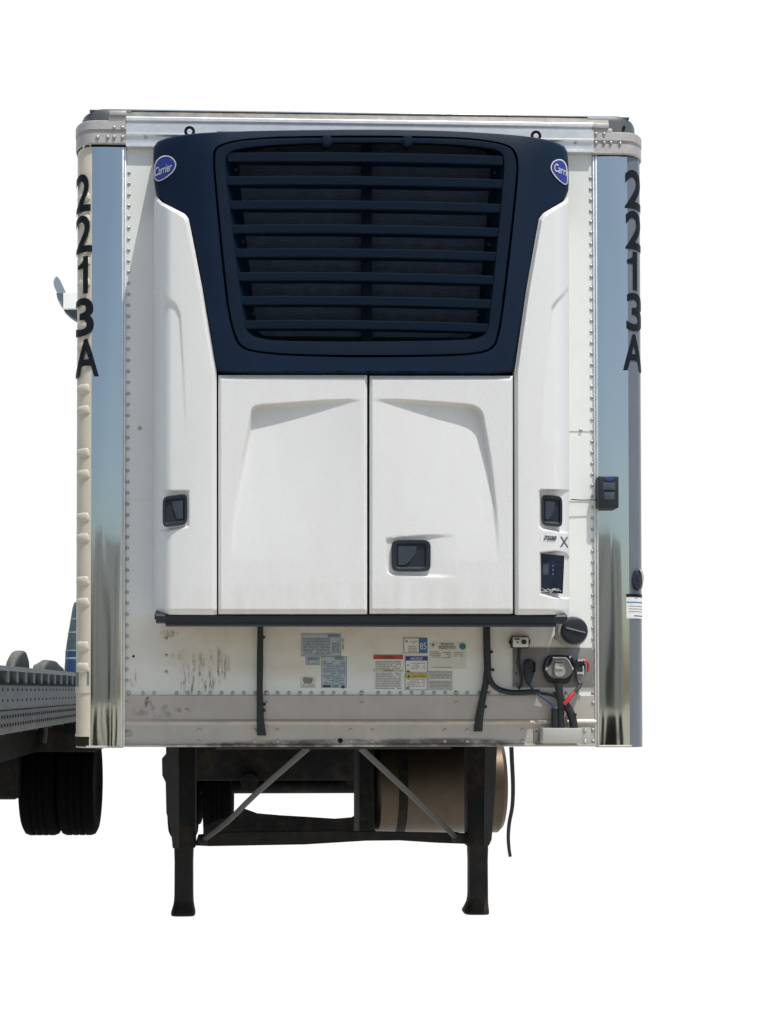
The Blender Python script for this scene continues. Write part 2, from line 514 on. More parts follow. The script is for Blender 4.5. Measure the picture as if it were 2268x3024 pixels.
# corner posts
RAD_D = 0.105
def post_y(x, side):
    a = abs(x); x1 = abs(xl1) if side < 0 else xr1; x2 = abs(XL) if side < 0 else XR; xb = abs(xlb) if side < 0 else xrb
    if a <= x1:
        c = (x1 + xb) / 2; h = (x1 - xb) / 2
        return -0.006 - 0.0035 * max(0, 1 - ((a - c) / h) ** 2)
    t = min(1, (a - x1) / (x2 - x1))
    return -0.006 + RAD_D * (1 - math.sqrt(max(0, 1 - t * t)))
zpt = WZ(446)
for side in (-1, 1):
    x1 = abs(xl1) if side < 0 else xr1; x2 = abs(XL) if side < 0 else XR; xb = abs(xlb) if side < 0 else xrb
    xs = [xb + (x1 - xb) * k / 16 for k in range(17)]
    V = []; F = []
    rows = 110
    for r in range(rows + 1):
        z = z_bot + (zpt - z_bot) * r / rows
        for i, x in enumerate(xs):
            # slow waviness of thin polished sheet
            wob = 0.0006 * math.sin(z * 3.1 + i * 0.35 + side) * math.sin(math.pi * i / 16)
            if z < 1.75: wob += 0.0012 * (1.75 - z) * math.sin(z * 10 + i * 0.28 + side) * math.cos(z * 6.3 - i * 0.21) * math.sin(math.pi * i / 16)
            V.append((side * x, post_y(side * x, side) + wob, z))
    n = len(xs)
    for r in range(rows):
        for i in range(n - 1):
            F.append((r * n + i, r * n + i + 1, (r + 1) * n + i + 1, (r + 1) * n + i))
    post = mk('corner_post', V, F, 'steel_mirror', T, angle=60)
    lab(post, 'polished steel post face mirroring the sky')
    # rounded outer strip, its reflection painted on as plain colour
    ang = [k / 14 for k in range(15)]
    V = []; F = []
    ys = []
    for r in range(2):
        z = (z_bot - 0.004, zpt)[r]
        for t in ang:
            th = t * math.pi / 2
            x = x1 + (x2 - x1) * math.sin(th)
            y = -0.006 + RAD_D * (1 - math.cos(th))
            V.append((side * x, y, z))
        V.append((side * x2, 0.14, z))
    n = 16
    for i in range(n - 1): F.append((i, i + 1, n + i + 1, n + i))
    strip = mk('edge_strip', V, F, 'cream_reflection' if side < 0 else 'grey_reflection', post, angle=60)
    lab(strip, 'rounded edge in cream with paired ribs, a built-in mirror image of a neighbour' if side < 0 else 'rounded edge painted slate grey as its reflection')
    # beads beside the front sheets
    w = 0.0045
    for k, xx in enumerate((xb + 0.007, xb - 0.004)):
        bm = bmesh.new(); add_box(bm, (side * xx - w, -0.014 + 0.003 * k, z_bot), (side * xx + w, 0.004, zpt), 0.003, 2)
        mkbm('bead', bm, 'aluminium', post)
    # bottom cap strip of the post
    bm = bmesh.new(); add_box(bm, (min(side * xb, side * (x1 + 0.02)), -0.0115, z_bot - 0.004), (max(side * xb, side * (x1 + 0.01)), 0.02, z_bot + 0.006), 0.002, 1)
    mkbm('bottom_lip', bm, 'rail_grey', post)
    if side < 0:
        def edge_pt(t, z, off=0.0):
            th = t * math.pi / 2
            nx, ny = math.sin(th), -math.cos(th)
            # ellipse normal, near enough for a small offset
            return Vector((-(x1 + (x2 - x1) * math.sin(th)) - nx * off, -0.006 + RAD_D * (1 - math.cos(th)) + ny * off, z))
        for py in (576, 640, 765, 828, 952, 1014, 1139, 1202, 1328, 1391, 1517, 1578, 1705, 1768, 1896, 1959):  # ribs belong to the mirrored neighbour, modelled here on the strip
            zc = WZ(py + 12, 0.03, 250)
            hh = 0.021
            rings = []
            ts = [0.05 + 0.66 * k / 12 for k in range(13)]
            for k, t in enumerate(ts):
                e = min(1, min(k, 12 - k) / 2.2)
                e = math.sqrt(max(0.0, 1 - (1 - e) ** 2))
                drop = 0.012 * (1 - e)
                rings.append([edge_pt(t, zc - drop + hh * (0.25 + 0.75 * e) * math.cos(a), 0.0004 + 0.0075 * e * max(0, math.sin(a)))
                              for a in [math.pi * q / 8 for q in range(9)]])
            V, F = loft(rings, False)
            mk('mirror_rib', V, F, 'cream_reflection', post, angle=70)
        # more of the mirrored neighbour, modelled as dark slots and a lip near the foot of the strip
        for (ta, tb, pa, pb, m_) in ((0.55, 0.97, 1985, 2027, 'backing_grey'), (0.05, 0.14, 1985, 2024, 'backing_grey'), (0.02, 0.99, 2028, 2046, 'cream_reflection'), (0.05, 0.98, 2175, 2204, 'worn_steel'), (0.02, 0.98, 2168, 2175, 'cream_reflection')):
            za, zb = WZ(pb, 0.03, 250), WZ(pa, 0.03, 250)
            off = 0.004 if m_ == 'cream_reflection' else 0.0015
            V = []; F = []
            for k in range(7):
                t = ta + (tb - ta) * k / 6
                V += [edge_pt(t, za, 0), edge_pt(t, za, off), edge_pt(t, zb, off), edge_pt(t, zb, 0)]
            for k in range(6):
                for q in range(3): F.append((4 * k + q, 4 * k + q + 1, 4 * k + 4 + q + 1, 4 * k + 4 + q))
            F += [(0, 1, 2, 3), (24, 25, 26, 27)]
            mk('mirror_lip' if m_ == 'cream_reflection' else 'mirror_slot', V, F, m_, post, angle=40)
        POST_L = post
    else:
        POST_R = post

# fleet number on both posts, wrapped round the corner
def number(side, chars):
    post = POST_L if side < 0 else POST_R
    for ch, pxa, pxb, pya, pyb in chars:
        ref = 250 if side < 0 else 1868
        za, zb = WZ(pyb, 0.01, ref), WZ(pya, 0.01, ref)
        def xat(px):
            f = lambda x, z: post_y(x, side)
            return WS(px, (pya + pyb) / 2, f, 12).x
        xa, xb_ = xat(pxa), xat(pxb)
        if side < 0 and pxa < 231: xa = -abs(XL) + 0.0012
        if side > 0 and pxb > 1886: xb_ = XR - 0.0012
        # the word is laid out along the unrolled surface
        path = []
        N = 60
        for k in range(N + 1):
            x = xa + (xb_ - xa) * (k / N)
            path.append((x, post_y(x, side)))
        L = [0]
        for (a, b), (c, d) in zip(path, path[1:]): L.append(L[-1] + math.hypot(c - a, d - b))
        def fm(u, v):
            x = xa + (xb_ - xa) * u
            y = post_y(x, side)
            # normal
            e = 1e-4
            xx = max(-abs(XL) + 2e-4, min(XR - 2e-4, x))
            dy = (post_y(min(xx + e, XR - 1e-5), side) - post_y(max(xx - e, -abs(XL) + 1e-5), side)) / (2 * e)
            nrm = Vector((dy, -1)).normalized()
            off = 0.0088 if side < 0 and abs(x) > abs(xl1) else 0.003
            return Vector((max(-abs(XL) - 0.002, x + nrm.x * off), y + nrm.y * off, za + (zb - za) * v))
        if ch == '1':
            g = [(1, 0), (0.56, 0), (0.56, 0.68), (0.0, 0.68), (0.0, 0.78), (0.32, 0.81), (0.54, 0.88), (0.62, 1), (1, 1)]
            left = [(0.56, 0.68), (0.0, 0.68), (0.0, 0.78), (0.32, 0.81), (0.54, 0.88), (0.56, 0.91)]
            V = [fm(0.56 + 0.44 * i / 6, v) for v in (0.0, 0.68, 0.91, 1.0) for i in range(7)]
            F = [(j * 7 + i, j * 7 + i + 1, j * 7 + i + 8, j * 7 + i + 7) for j in range(3) for i in range(6)]
            b0 = len(V)
            for i in range(9):
                u = 0.56 * i / 8
                V += [fm(u, 0.68), fm(u, interp(u, [(0, 0.78), (0.32, 0.81), (0.5, 0.86), (0.56, 0.91)]))]
            F += [(b0 + 2 * i, b0 + 2 * i + 2, b0 + 2 * i + 3, b0 + 2 * i + 1) for i in range(8)]
            mk('number', V, F, 'letter_black', post, smooth=False)
        else:
            word('number', ch, fm, 'letter_black', post, bold=0.019, slices=0.05)
number(-1, [('2', 229, 269, 516, 628), ('2', 230, 272, 638, 748), ('1', 234, 262, 760, 870), ('3', 230, 277, 882, 995), ('A', 228, 292, 1004, 1114)])
number(1, [('2', 1845, 1888, 505, 618), ('2', 1847, 1889, 625, 738), ('1', 1852, 1880, 745, 858), ('3', 1850, 1890, 867, 979), ('A', 1840, 1890, 989, 1096)])

# top rail, a stepped aluminium extrusion
xa, xb_ = WX(372), WX(1752)
def rz(py): return WZ(py, -0.02, 1060)
tr = [(0.02, rz(356)), (-0.030, rz(356)), (-0.033, rz(359)), (-0.033, rz(367)), (-0.022, rz(371)), (-0.022, rz(374)), (-0.028, rz(376)),
      (-0.026, rz(402)), (-0.034, rz(405)), (-0.034, rz(409)), (-0.026, rz(413)), (-0.024, rz(434)), (-0.033, rz(437)), (-0.033, rz(444)), (0.02, rz(446))]
top_rail = extrude_x('top_rail', tr, xa, xb_, 'aluminium', T)
# roof edge above the rail
re_ = [(0.10, z_top - 0.06), (0.0, rz(358)), (-0.012, rz(354)), (-0.008, rz(346)), (0.010, z_top - 0.004), (0.05, z_top + 0.002), (0.16, z_top - 0.018)]
extrude_x('roof_edge', re_, WX(330), WX(1800), 'roof_dull', T)
box('roof_trim', (WX(262, 0.03), 0.022, z_top - 0.004), (WX(1862, 0.03), 0.10, z_top + 0.007), 'roof_dark', T, 0.003)
box('roof_trim', (WX(322), 0.004, z_top - 0.003), (WX(1806), 0.03, z_top + 0.003), 'chrome', T, 0.0015)
rivet_me = None
def rivet_mesh(r, h):
    bm = bmesh.new()
    rings = [(r, 0.0), (r * 0.92, h * 0.45), (r * 0.62, h * 0.85), (r * 0.25, h)]
    n = 10; allv = []
    for (rr, hh) in rings:
        allv.append([bm.verts.new((rr * math.cos(2 * math.pi * k / n), -hh, rr * math.sin(2 * math.pi * k / n))) for k in range(n)])
    for a, b in zip(allv, allv[1:]):
        for k in range(n): bm.faces.new((a[k], a[(k + 1) % n], b[(k + 1) % n], b[k]))
    bm.faces.new(allv[-1])
    bmesh.ops.recalc_face_normals(bm, faces=bm.faces)
    me = bpy.data.meshes.new('rivet'); bm.to_mesh(me); bm.free()
    me.polygons.foreach_set('use_smooth', [True] * len(me.polygons))
    return me
RIV = {}
def rivet(px, py, Y, parent, r=0.0084, m='rivet_metal', name='rivet', h=None):
    key = (r, m)
    if key not in RIV:
        RIV[key] = rivet_mesh(r, h or r * 0.75); RIV[key].materials.append(MATS[m])
    o = bpy.data.objects.new(name, RIV[key])
    o.location = W(px, py, Y)
    link(o, parent)
    return o

# corner castings
for side in (-1, 1):
    x1 = (abs(xl1) if side < 0 else xr1); x2 = (abs(XL) if side < 0 else XR) + 0.006
    xin = abs(WX(372)) if side < 0 else WX(1752)
    def cast_path(off):
        pts = [(xin, -0.018 - off)]
        for k in range(13):
            th = math.pi / 2 * k / 12
            pts.append((x1 - 0.012 + (x2 - x1 + 0.012 + off * 0.6) * math.sin(th), -0.018 - off + (RAD_D + 0.03) * (1 - math.cos(th))))
        pts.append((x2 + off * 0.6, 0.34))
        return pts
    zA, zB, zC, zD = (WZ(441), WZ(408), WZ(398), WZ(372)) if side < 0 else (WZ(452), WZ(420), WZ(411), WZ(386))
    zs = [(zA, 0.0), (zA + 0.006, 0.006), (zB - 0.003, 0.006), (zB, 0.0005), (zC - 0.003, 0.0005), (zC, 0.008), (zD - 0.004, 0.008), (zD, 0.004), (zD, -0.02)]
    rings = []
    for (z, off) in zs: rings.append([Vector((side * x, y, z)) for x, y in cast_path(off)])
    V, F = loft(rings, False)
    cast = mk('corner_casting', V, F, 'cast_aluminium', T, angle=30)
    # upper step
    pa, pb = (318, 372) if side < 0 else (1752, 1812)
    zt = WZ(345) if side < 0 else WZ(362)
    zd2 = WZ(358) if side < 0 else WZ(376)
    a, b = sorted((WX(pa, -0.02), WX(pb, -0.02)))
    box('step', (a, -0.026, zD - 0.004), (b, 0.03, zd2), 'cast_aluminium', cast, 0.003)
    box('step', (a + (0.004 if side < 0 else 0), -0.034, zd2 - 0.002), (b - (0 if side < 0 else 0.018), 0.03, zt), 'cast_aluminium', cast, 0.004)
    # dull roof corner above with a drain hole
    rings = []
    for (z, s) in ((zD - 0.01, 0.0), (z_top - 0.022, 0.004), (z_top - 0.006, 0.010), (z_top + 0.004, 0.028)):
        ring = []
        for k in range(11):
            th = math.pi / 2 * k / 10
            ring.append(Vector((side * (x1 - 0.06 + (x2 - x1 + 0.045 - s) * math.sin(th)), -0.002 + s * 0.4 + 0.14 * (1 - math.cos(th)), z)))
        ring.append(Vector((side * (x2 - 0.015 - s), 0.6, z)))
        ring.insert(0, Vector((side * (xin - 0.02), -0.002 + s * 0.4, z)))
        rings.append(ring)
    V, F = loft(rings, False, False)
    rc = mk('roof_corner', V, F, 'roof_dark', T, angle=35)
    hx = (274 if side < 0 else 1843)
    hy = (360 if side < 0 else 377)
    c = W(hx, hy, 0.0)
    disc_lathe('drain_hole', (c.x, c.y + 0.012, c.z), [(0.010, -0.012), (0.010, 0.01)], 'dark_steel', rc, seg=12, squash=0.7)
    if side < 0: pts = [(337, 377), (362, 377), (288, 405), (318, 405), (337, 405), (362, 405)]
    else: pts = [(1760, 396), (1784, 396), (1760, 422), (1784, 422), (1804, 422), (1831, 424)]
    for px, py in pts: rivet(px, py, -0.026, cast, 0.0085)
    for px, py in (((236, 409), (257, 407)) if side < 0 else ((1863, 427), (1879, 430))): rivet(px, py, 0.0 if px in (257, 1863) else 0.03, cast, 0.0065)

rivet(430, 405, -0.025, top_rail, 0.0085); rivet(1700, 421, -0.025, top_rail, 0.0085)

# rivets on the sheets
for n in range(47):
    py = 510 + 32.6 * n; p = panels[0] if py < 1265 else panels[1] if py < 1474 else panels[2]
    Y = -0.003 if py < 1265 else 0.0 if py < 1474 else 0.003
    rivet(381 - 6.5 * n / 46, py, Y, p)
for n in range(47):
    py = 526 + 32.4 * n; p = panels[0] if py < 1265 else panels[1] if py < 1474 else panels[2]
    Y = -0.003 if py < 1265 else 0.0 if py < 1474 else 0.003
    rivet(1744 + 7.5 * n / 46, py, Y, p)
rivet(412, 1264, -0.003, panels[0]); rivet(1715, 1270, -0.003, panels[0])
for px in [422, 455] + [522 + 33 * k for k in range(8)] + [820 + 33.1 * k for k in range(7)] + [1117 + 33 * k for k in range(7)] + [1380, 1413, 1446, 1478, 1672, 1706]:
    rivet(px, 2046, 0.003, panels[2])
for px in (380, 787, 1068, 1347, 1752): rivet(px, 2046, 0.003, panels[2], 0.0105)
for py in (1886, 1936, 1985): rivet(491, py, 0.003, panels[2])
rivet(1639, 1885, 0.003, panels[2])
rivet(394, 1938, 0.003, panels[2], 0.006, 'dark_steel')

# bottom rail with its pressed bead and bolts
zr0, zr1 = WZ(2205), WZ(2053)
br = [(0.03, zr0), (-0.012, zr0), (-0.016, zr0 + 0.004), (-0.016, zr0 + 0.010), (-0.006, zr0 + 0.014), (-0.006, WZ(2142)), (-0.012, WZ(2138)), (-0.015, WZ(2133)),
      (-0.012, WZ(2128)), (-0.006, WZ(2124)), (-0.006, zr1 - 0.002), (-0.004, zr1), (0.03, zr1)]
bottom_rail = extrude_x('bottom_rail', br, WX(371), WX(1756), 'rail_grey', T, 4)
add_stain(MATS['rail_grey'], [(WX(1050), WZ(2198), 0.75, 0.03, 0.8), (WX(780), WZ(2202), 0.5, 0.02, 0.9), (WX(1300), WZ(2196), 0.5, 0.03, 0.8)],
          (0.035, 0.032, 0.026), scale=9, lo=0.36, hi=0.56, stretch=(0.8, 1, 1.6), seed=1.3)
add_stain(MATS['rail_grey'], [(WX(470), WZ(2100), 0.14, 0.04, 0.4), (WX(440), WZ(2075), 0.02, 0.035, 0.9), (WX(378), WZ(2165), 0.025, 0.025, 1.0), (WX(545), WZ(2100), 0.04, 0.02, 0.9)],
          (0.12, 0.12, 0.115), scale=22, lo=0.48, hi=0.58, seed=5.5)
add_stain(MATS['rail_grey'], [(WX(1150), WZ(2110), 0.9, 0.10, 0.5)], (0.40, 0.37, 0.31), scale=7, lo=0.35, hi=0.7, stretch=(2.5, 1, 0.4), seed=7.7)
zb = WZ(2133)
extrude_x('bead', [(-0.0145, zb - 0.0075), (-0.0172, zb - 0.003), (-0.0172, zb + 0.003), (-0.0145, zb + 0.0075)], WX(374), WX(1752), 'rail_bead_lit', bottom_rail)  # peach tint paints the lit line along the bevel
for px, py in ((374, 2075), (374, 2192), (1752, 2075), (1751, 2155), (1752, 2188)): rivet(px, py, -0.006, bottom_rail, 0.0085)
for px in (587, 752, 820, 1035, 1100, 1314, 1380, 1543):
    for py in (2157, 2189): rivet(px, py, -0.006, bottom_rail, 0.0095, 'rail_grey')
for px in (787, 1068, 1347): rivet(px, 2077, -0.006, bottom_rail, 0.0090, 'rail_grey')
rivet(1005, 2187, -0.006, bottom_rail, 0.012, 'dark_steel')
rivet(488, 2190, -0.006, bottom_rail, 0.006, 'rail_grey')

# ---- hoses, cable and sockets low on the front
def fl(px, py, Y): return W(px, py, Y)
def flat_hose(name, pts, Y, th, m, parent):
    """flattened hose: pts = (px, py, width in px)"""
    rings = []
    P = []
    for i in range(len(pts) - 1):
        for k in range(4):
            t = k / 4; P.append(tuple(pts[i][q] + (pts[i + 1][q] - pts[i][q]) * t for q in range(3)))
    P.append(pts[-1])
    for (px, py, w) in P:
        c = W(px, py, Y); hw = w * 0.00155 / 2
        rings.append([c + Vector((hw * math.copysign(abs(math.cos(a)) ** 0.5, math.cos(a)), th * math.sin(a), 0)) for a in [2 * math.pi * k / 12 for k in range(12)]])
    V, F = loft(rings, True, True, True)
    return mk(name, V, F, m, parent, angle=60)
h1 = flat_hose('drain_hose', [(769, 1845, 17), (768, 1950, 19), (767, 2040, 18), (768, 2090, 19), (769, 2130, 22), (773, 2172, 27)], -0.02, 0.009, 'rubber', T)
h2 = flat_hose('drain_hose', [(1437, 1845, 21), (1438, 1920, 22), (1440, 1975, 22), (1434, 2020, 19), (1424, 2070, 21), (1415, 2120, 24), (1412, 2160, 26)], -0.02, 0.009, 'rubber', T)
for px, py, h in ((779, 1882, h1), (781, 2080, h1), (780, 2098, h1), (1452, 1925, h2), (1456, 1978, h2), (1434, 2087, h2), (1437, 2044, h2)):
    c = W(px, py, -0.02); disc_lathe('clip', c, [(0.004, -0.006), (0.007, -0.003), (0.007, 0.012)], 'rubber', h, seg=10)
cable = tube('cable', [fl(1441, 1960, -0.03), fl(1443, 1995, -0.03), fl(1456, 2022, -0.03), (fl(1480, 2038, -0.03)), fl(1520, 2045, -0.035), fl(1570, 2043, -0.04), fl(1615, 2046, -0.045), fl(1645, 2056, -0.05), fl(1656, 2080, -0.055), fl(1653, 2120, -0.055), fl(1652, 2160, -0.05)], 0.0125, 'rubber', T)
tube('thin_cable', [fl(1534, 1908, -0.03), fl(1532, 1950, -0.032), fl(1537, 1985, -0.032), fl(1541, 2005, -0.032), fl(1538, 2024, -0.03), fl(1530, 2034, -0.028)], 0.0075, 'rubber', T)
plate = pbox('socket_plate', 1515, 1913, 1751, 2030, -0.005, 0.006, 'backing_grey', T, 0.001)
for py in (1960, 1990, 2021): rivet(1523, py, -0.005, plate, 0.007, 'backing_grey')
# small white torn patch of paint beside the plate is bare sheet; lower conduits
tube('conduit', [fl(1640, 2092, -0.045), fl(1640, 2120, -0.045), fl(1640, 2160, -0.045)], 0.0185, 'rubber', T)
tube('conduit', [fl(1661, 2070, -0.05), fl(1680, 2095, -0.05), fl(1691, 2125, -0.05), fl(1697, 2160, -0.05)], 0.0190, 'rubber', T)
tube('conduit', [fl(1648, 2018, -0.06), fl(1652, 2045, -0.06), fl(1656, 2075, -0.06), fl(1657, 2160, -0.055)], 0.0165, 'rubber', T, taper=(1.15, 0.9))
for px, py in ((1700, 2110), (1663, 2124)):
    c = W(px, py, -0.07); disc_lathe('clip', c, [(0.004, -0.004), (0.006, 0.0), (0.006, 0.012)], 'rubber', cable, seg=8)
jb = pbox('conduit_box', 1603, 2150, 1718, 2196, -0.085, -0.004, 'box_grey', T, 0.004)
fl_ = pbox('flange', 1716, 2148, 1745, 2198, -0.014, -0.004, 'box_grey', jb, 0.001)
pbox('flange', 1577, 2150, 1600, 2196, -0.012, -0.004, 'backing_grey', jb, 0.001)
for py in (2155, 2188): rivet(1728, py, -0.014, jb, 0.009, 'chrome'); rivet(1586, py, -0.012, jb, 0.007, 'backing_grey')

# round electrical socket housing
c = W(1652, 1974, 0)
def pxpoly(pts, Y): return [W(x, y, Y) for x, y in pts]
hexo = [(1612, 1938), (1630, 1934), (1690, 1936), (1694, 1950), (1692, 1985), (1682, 2014), (1676, 2020), (1618, 2018), (1608, 2000), (1602, 1972)]
hexc = (1650, 1976)
ring0 = resample_angle(chaikin(hexo, 1), hexc, 40)
sock = None
V, F = loft([pxpoly(ring0, -0.006), pxpoly(ring0, -0.022), pxpoly(shrink(ring0, hexc, 3), -0.028), pxpoly(shrink(ring0, hexc, 10), -0.029)], True, True)
sock = mk('power_socket', V, F, 'rubber', T)
cov = [(1634, 1941), (1671, 1941), (1680, 1948), (1692, 1972), (1692, 1984), (1680, 1998), (1668, 2004), (1636, 2004), (1622, 1996), (1612, 1982), (1614, 1972), (1624, 1965)]
rc = resample_angle(cov, (1651, 1974), 40)
V, F = loft([pxpoly(rc, -0.026), pxpoly(rc, -0.050), pxpoly(shrink(rc, (1651, 1974), 3), -0.056), pxpoly(shrink(rc, (1651, 1974), 9), -0.056)], True, True)
mk('housing', V, F, 'backing_grey', sock)
lid = [(1636, 1966), (1640, 1957), (1663, 1957), (1668, 1966), (1671, 1980), (1669, 1992), (1660, 2000), (1646, 2000), (1637, 1992), (1635, 1980)]
rl = resample_angle(lid, (1653, 1979), 32)
V, F = loft([pxpoly(rl, -0.056), pxpoly(rl, -0.068), pxpoly(shrink(rl, (1653, 1979), 3), -0.074)], True, True)
mk('lid', V, F, 'lid_grey', sock)
tube('rim_bar', [fl(1632, 1942, -0.058), fl(1670, 1942, -0.058), fl(1679, 1950, -0.058), fl(1690, 1972, -0.058)], 0.003, 'chrome', sock, smoothn=1)
tube('spring_bar', [fl(1639, 1953, -0.062), fl(1666, 1953, -0.062)], 0.004, 'lid_grey', sock)
pbox('latch_plate', 1641, 1970, 1664, 1975, -0.080, -0.07, 'chrome', sock, 0.001)
for px, py in ((1614, 1975), (1690, 1974), (1683, 1940)): rivet(px, py, -0.05 if py > 1950 else -0.03, sock, 0.008, 'chrome')

# gladhand couplers with their hoses
def gladhand(pxc, red):
    g = None
    body = [(pxc - 17, 1952), (pxc - 6, 1945), (pxc + 10, 1948), (pxc + 17, 1962), (pxc + 16, 1985), (pxc + 9, 2004), (pxc + 4, 2022), (pxc - 10, 2022), (pxc - 12, 2005), (pxc - 18, 1985)]
    cc = (pxc, 1980)
    rr = resample_angle(chaikin(body, 1), cc, 32)
    V, F = loft([pxpoly(rr, -0.006), pxpoly(rr, -0.035), pxpoly(shrink(rr, cc, 4), -0.045), pxpoly(shrink(rr, cc, 9), -0.046)], True, True)
    g = mk('air_coupler', V, F, 'rubber' if not red else 'backing_grey', T)
    c2 = W(pxc - 2, 1968, -0.046)
    disc_lathe('seal', c2, [(0.020, 0.004), (0.022, -0.008), (0.014, -0.010), (0.010, -0.004)], 'rubber', g, seg=20)
    if red:
        pbox('clamp', pxc - 12, 1984, pxc + 6, 1990, -0.058, -0.04, 'chrome', g, 0.002)
        pbox('clamp', pxc + 4, 1966, pxc + 9, 1992, -0.060, -0.04, 'chrome', g, 0.002)
        pbox('clamp', pxc - 10, 1946, pxc + 12, 1953, -0.060, -0.04, 'chrome', g, 0.002)
        tube('handle', [fl(pxc + 8, 1952, -0.06), fl(pxc + 18, 1955, -0.06), fl(pxc + 22, 1970, -0.055), fl(pxc + 20, 1984, -0.05)], 0.006, 'hose_red', g)
        lab(g, 'air coupler with red handle and chrome clamps')
    else:
        pbox('lever', pxc + 10, 1955, pxc + 19, 1985, -0.055, -0.03, 'dark_steel', g, 0.003)
        lab(g, 'dark air coupler on blue hose')
    return g
g1 = gladhand(1563, False); g2 = gladhand(1716, True)
tube('hose', [fl(1562, 2018, -0.03), fl(1572, 2034, -0.04), fl(1592, 2052, -0.05), fl(1615, 2068, -0.055), fl(1632, 2082, -0.055), fl(1640, 2100, -0.055)], 0.0065, 'hose_blue', g1)
tube('hose', [fl(1716, 2018, -0.03), fl(1706, 2034, -0.05), fl(1694, 2046, -0.075)], 0.0085, 'rubber', g2)
tube('hose', [fl(1695, 2045, -0.076), fl(1680, 2062, -0.085), fl(1666, 2080, -0.085)], 0.0095, 'hose_red', g2)

# small switch box
sb = pbox('switch_box', 1513, 1879, 1563, 1913, -0.045, 0.004, 'rubber', T, 0.003)
hexf = [(1502, 1896), (1510, 1880), (1562, 1880), (1567, 1896), (1560, 1912), (1512, 1912)]
rr = resample_angle(hexf, (1536, 1896), 24)
V, F = loft([pxpoly(rr, 0.002), pxpoly(rr, -0.008)], True, True); mk('flange', V, F, 'rubber', sb)
pbox('face', 1515, 1882, 1561, 1911, -0.048, -0.044, 'paper_faded', sb, 0.0008)
c = W(1547, 1896, -0.048); disc_lathe('knob', c, [(0.011, 0.0), (0.011, -0.010), (0.008, -0.014), (0.004, -0.014)], 'rubber', sb, seg=16)
rr = [(1527 + 10 * math.cos(a), 1887 + 3 * math.sin(a)) for a in [2 * math.pi * k / 20 for k in range(20)]]
V, F = loft([pxpoly(rr, -0.0485), pxpoly(rr, -0.0478)], True, False, True); mk('emblem', V, F, 'print_dark', sb)
c = W(1528, 1897, -0.048); disc_lathe('lamp', c, [(0.004, 0.0), (0.004, -0.003), (0.002, -0.004)], 'print_dark', sb, seg=10)

# round black cap with pale clamp ring under the unit
c = W(1697, 1862, -0.10)
cap = disc_lathe('round_cap', (c.x, 0, c.z), [(0.060, 0.0), (0.060, -0.10), (0.056, -0.118), (0.048, -0.122), (0.02, -0.12)], 'slate_plastic', T, seg=40)
disc_lathe('clamp_ring', (c.x - 0.004, 0, c.z - 0.002), [(0.060, -0.02), (0.070, -0.022), (0.071, -0.075), (0.066, -0.082), (0.0605, -0.080)], 'lid_grey', cap, seg=40)
box('bar', (c.x - 0.046, -0.128, c.z - 0.003), (c.x + 0.046, -0.118, c.z + 0.003), 'backing_grey', cap, 0.002, rot=Matrix.Rotation(R(14), 3, 'Y'))
pbox('ring_catch', 1674, 1826, 1690, 1834, -0.07, -0.03, 'lid_grey', cap, 0.002)

# ---- labels stuck on the lower sheet
SH = 0.003
def sticker(px0, py0, px1, py1, base, text, lines=(), border=None, Y=SH, parent=None, name='sticker', linem='print_grey', dens=0.8, step=5.2, lw=1.9):
    s = pbox(name, px0, py0, px1, py1, Y - 0.0012, Y + 0.001, base, parent or panels[2], 0.0)
    lab(s, text)
    if border:
        bm = bmesh.new()
        t = 1.4
        for (a, b, c_, d) in ((px0, py0, px1, py0 + t), (px0, py1 - t, px1, py1), (px0, py0, px0 + t, py1), (px1 - t, py0, px1, py1)):
            p, q = W(a, d, Y - 0.002), W(c_, b, Y - 0.002); add_box(bm, (p.x, Y - 0.0022, p.z), (q.x, Y - 0.0014, q.z))
        mkbm('border', bm, border, s)
    rows = []
    for (a, b, c_, d) in lines:
        y = b
        while y < d:
            x = a
            while x < c_:
                ln = random.uniform(5, 16) if random.random() < dens else 0
                if ln: rows.append((x, y, min(x + ln, c_), y + lw))
                x += (ln or 6) + random.uniform(0.8, 2.2)
            y += step
    if rows:
        bm = bmesh.new()
        for (a, b, c_, d) in rows:
            p, q = W(a, d, Y - 0.002), W(c_, b, Y - 0.002); add_box(bm, (p.x, Y - 0.0021, p.z), (q.x, Y - 0.0014, q.z))
        pr = mkbm('print', bm, linem, s, smooth=False); pr['kind'] = 'stuff'
    return s
def band(s, px0, py0, px1, py1, m, name='header', Y=SH):
    return pbox(name, px0, py0, px1, py1, Y - 0.0024, Y - 0.0013, m, s, 0.0)
def bword(s, body, px0, py0, px1, py1, m, bold=0.02, shear=0.0, Y=SH):
    return pword('lettering', body, px0, py0, px1, py1, Y - 0.0028, m, s, bold, shear)

s = sticker(890, 1872, 1007, 1938, 'paper_blue', 'large faded blue warning label', [(895, 1884, 975, 1934), (980, 1894, 1002, 1930)], 'print_blue', linem='print_blue', dens=0.9, step=4.6, lw=2.6)
band(s, 968, 1873, 1003, 1882, 'print_blue')
s = sticker(903, 1940, 945, 1964, 'paper_blue', 'small boxed blue label', [(908, 1953, 940, 1962)], 'print_blue', linem='print_grey')
band(s, 908, 1943, 940, 1950, 'print_blue')
s = sticker(949, 1939, 1024, 2031, 'paper_blue', 'tall faded blue label', [(953, 1953, 1020, 1996), (956, 1998, 1016, 2020)], 'print_blue', linem='print_blue', dens=0.75, step=5, lw=2.4)
band(s, 989, 1940, 1014, 1949, 'print_blue'); band(s, 953, 2023, 977, 2030, 'print_dark'); band(s, 982, 2022, 1000, 2029, 'print_blue'); band(s, 1008, 2024, 1018, 2033, 'print_dark')
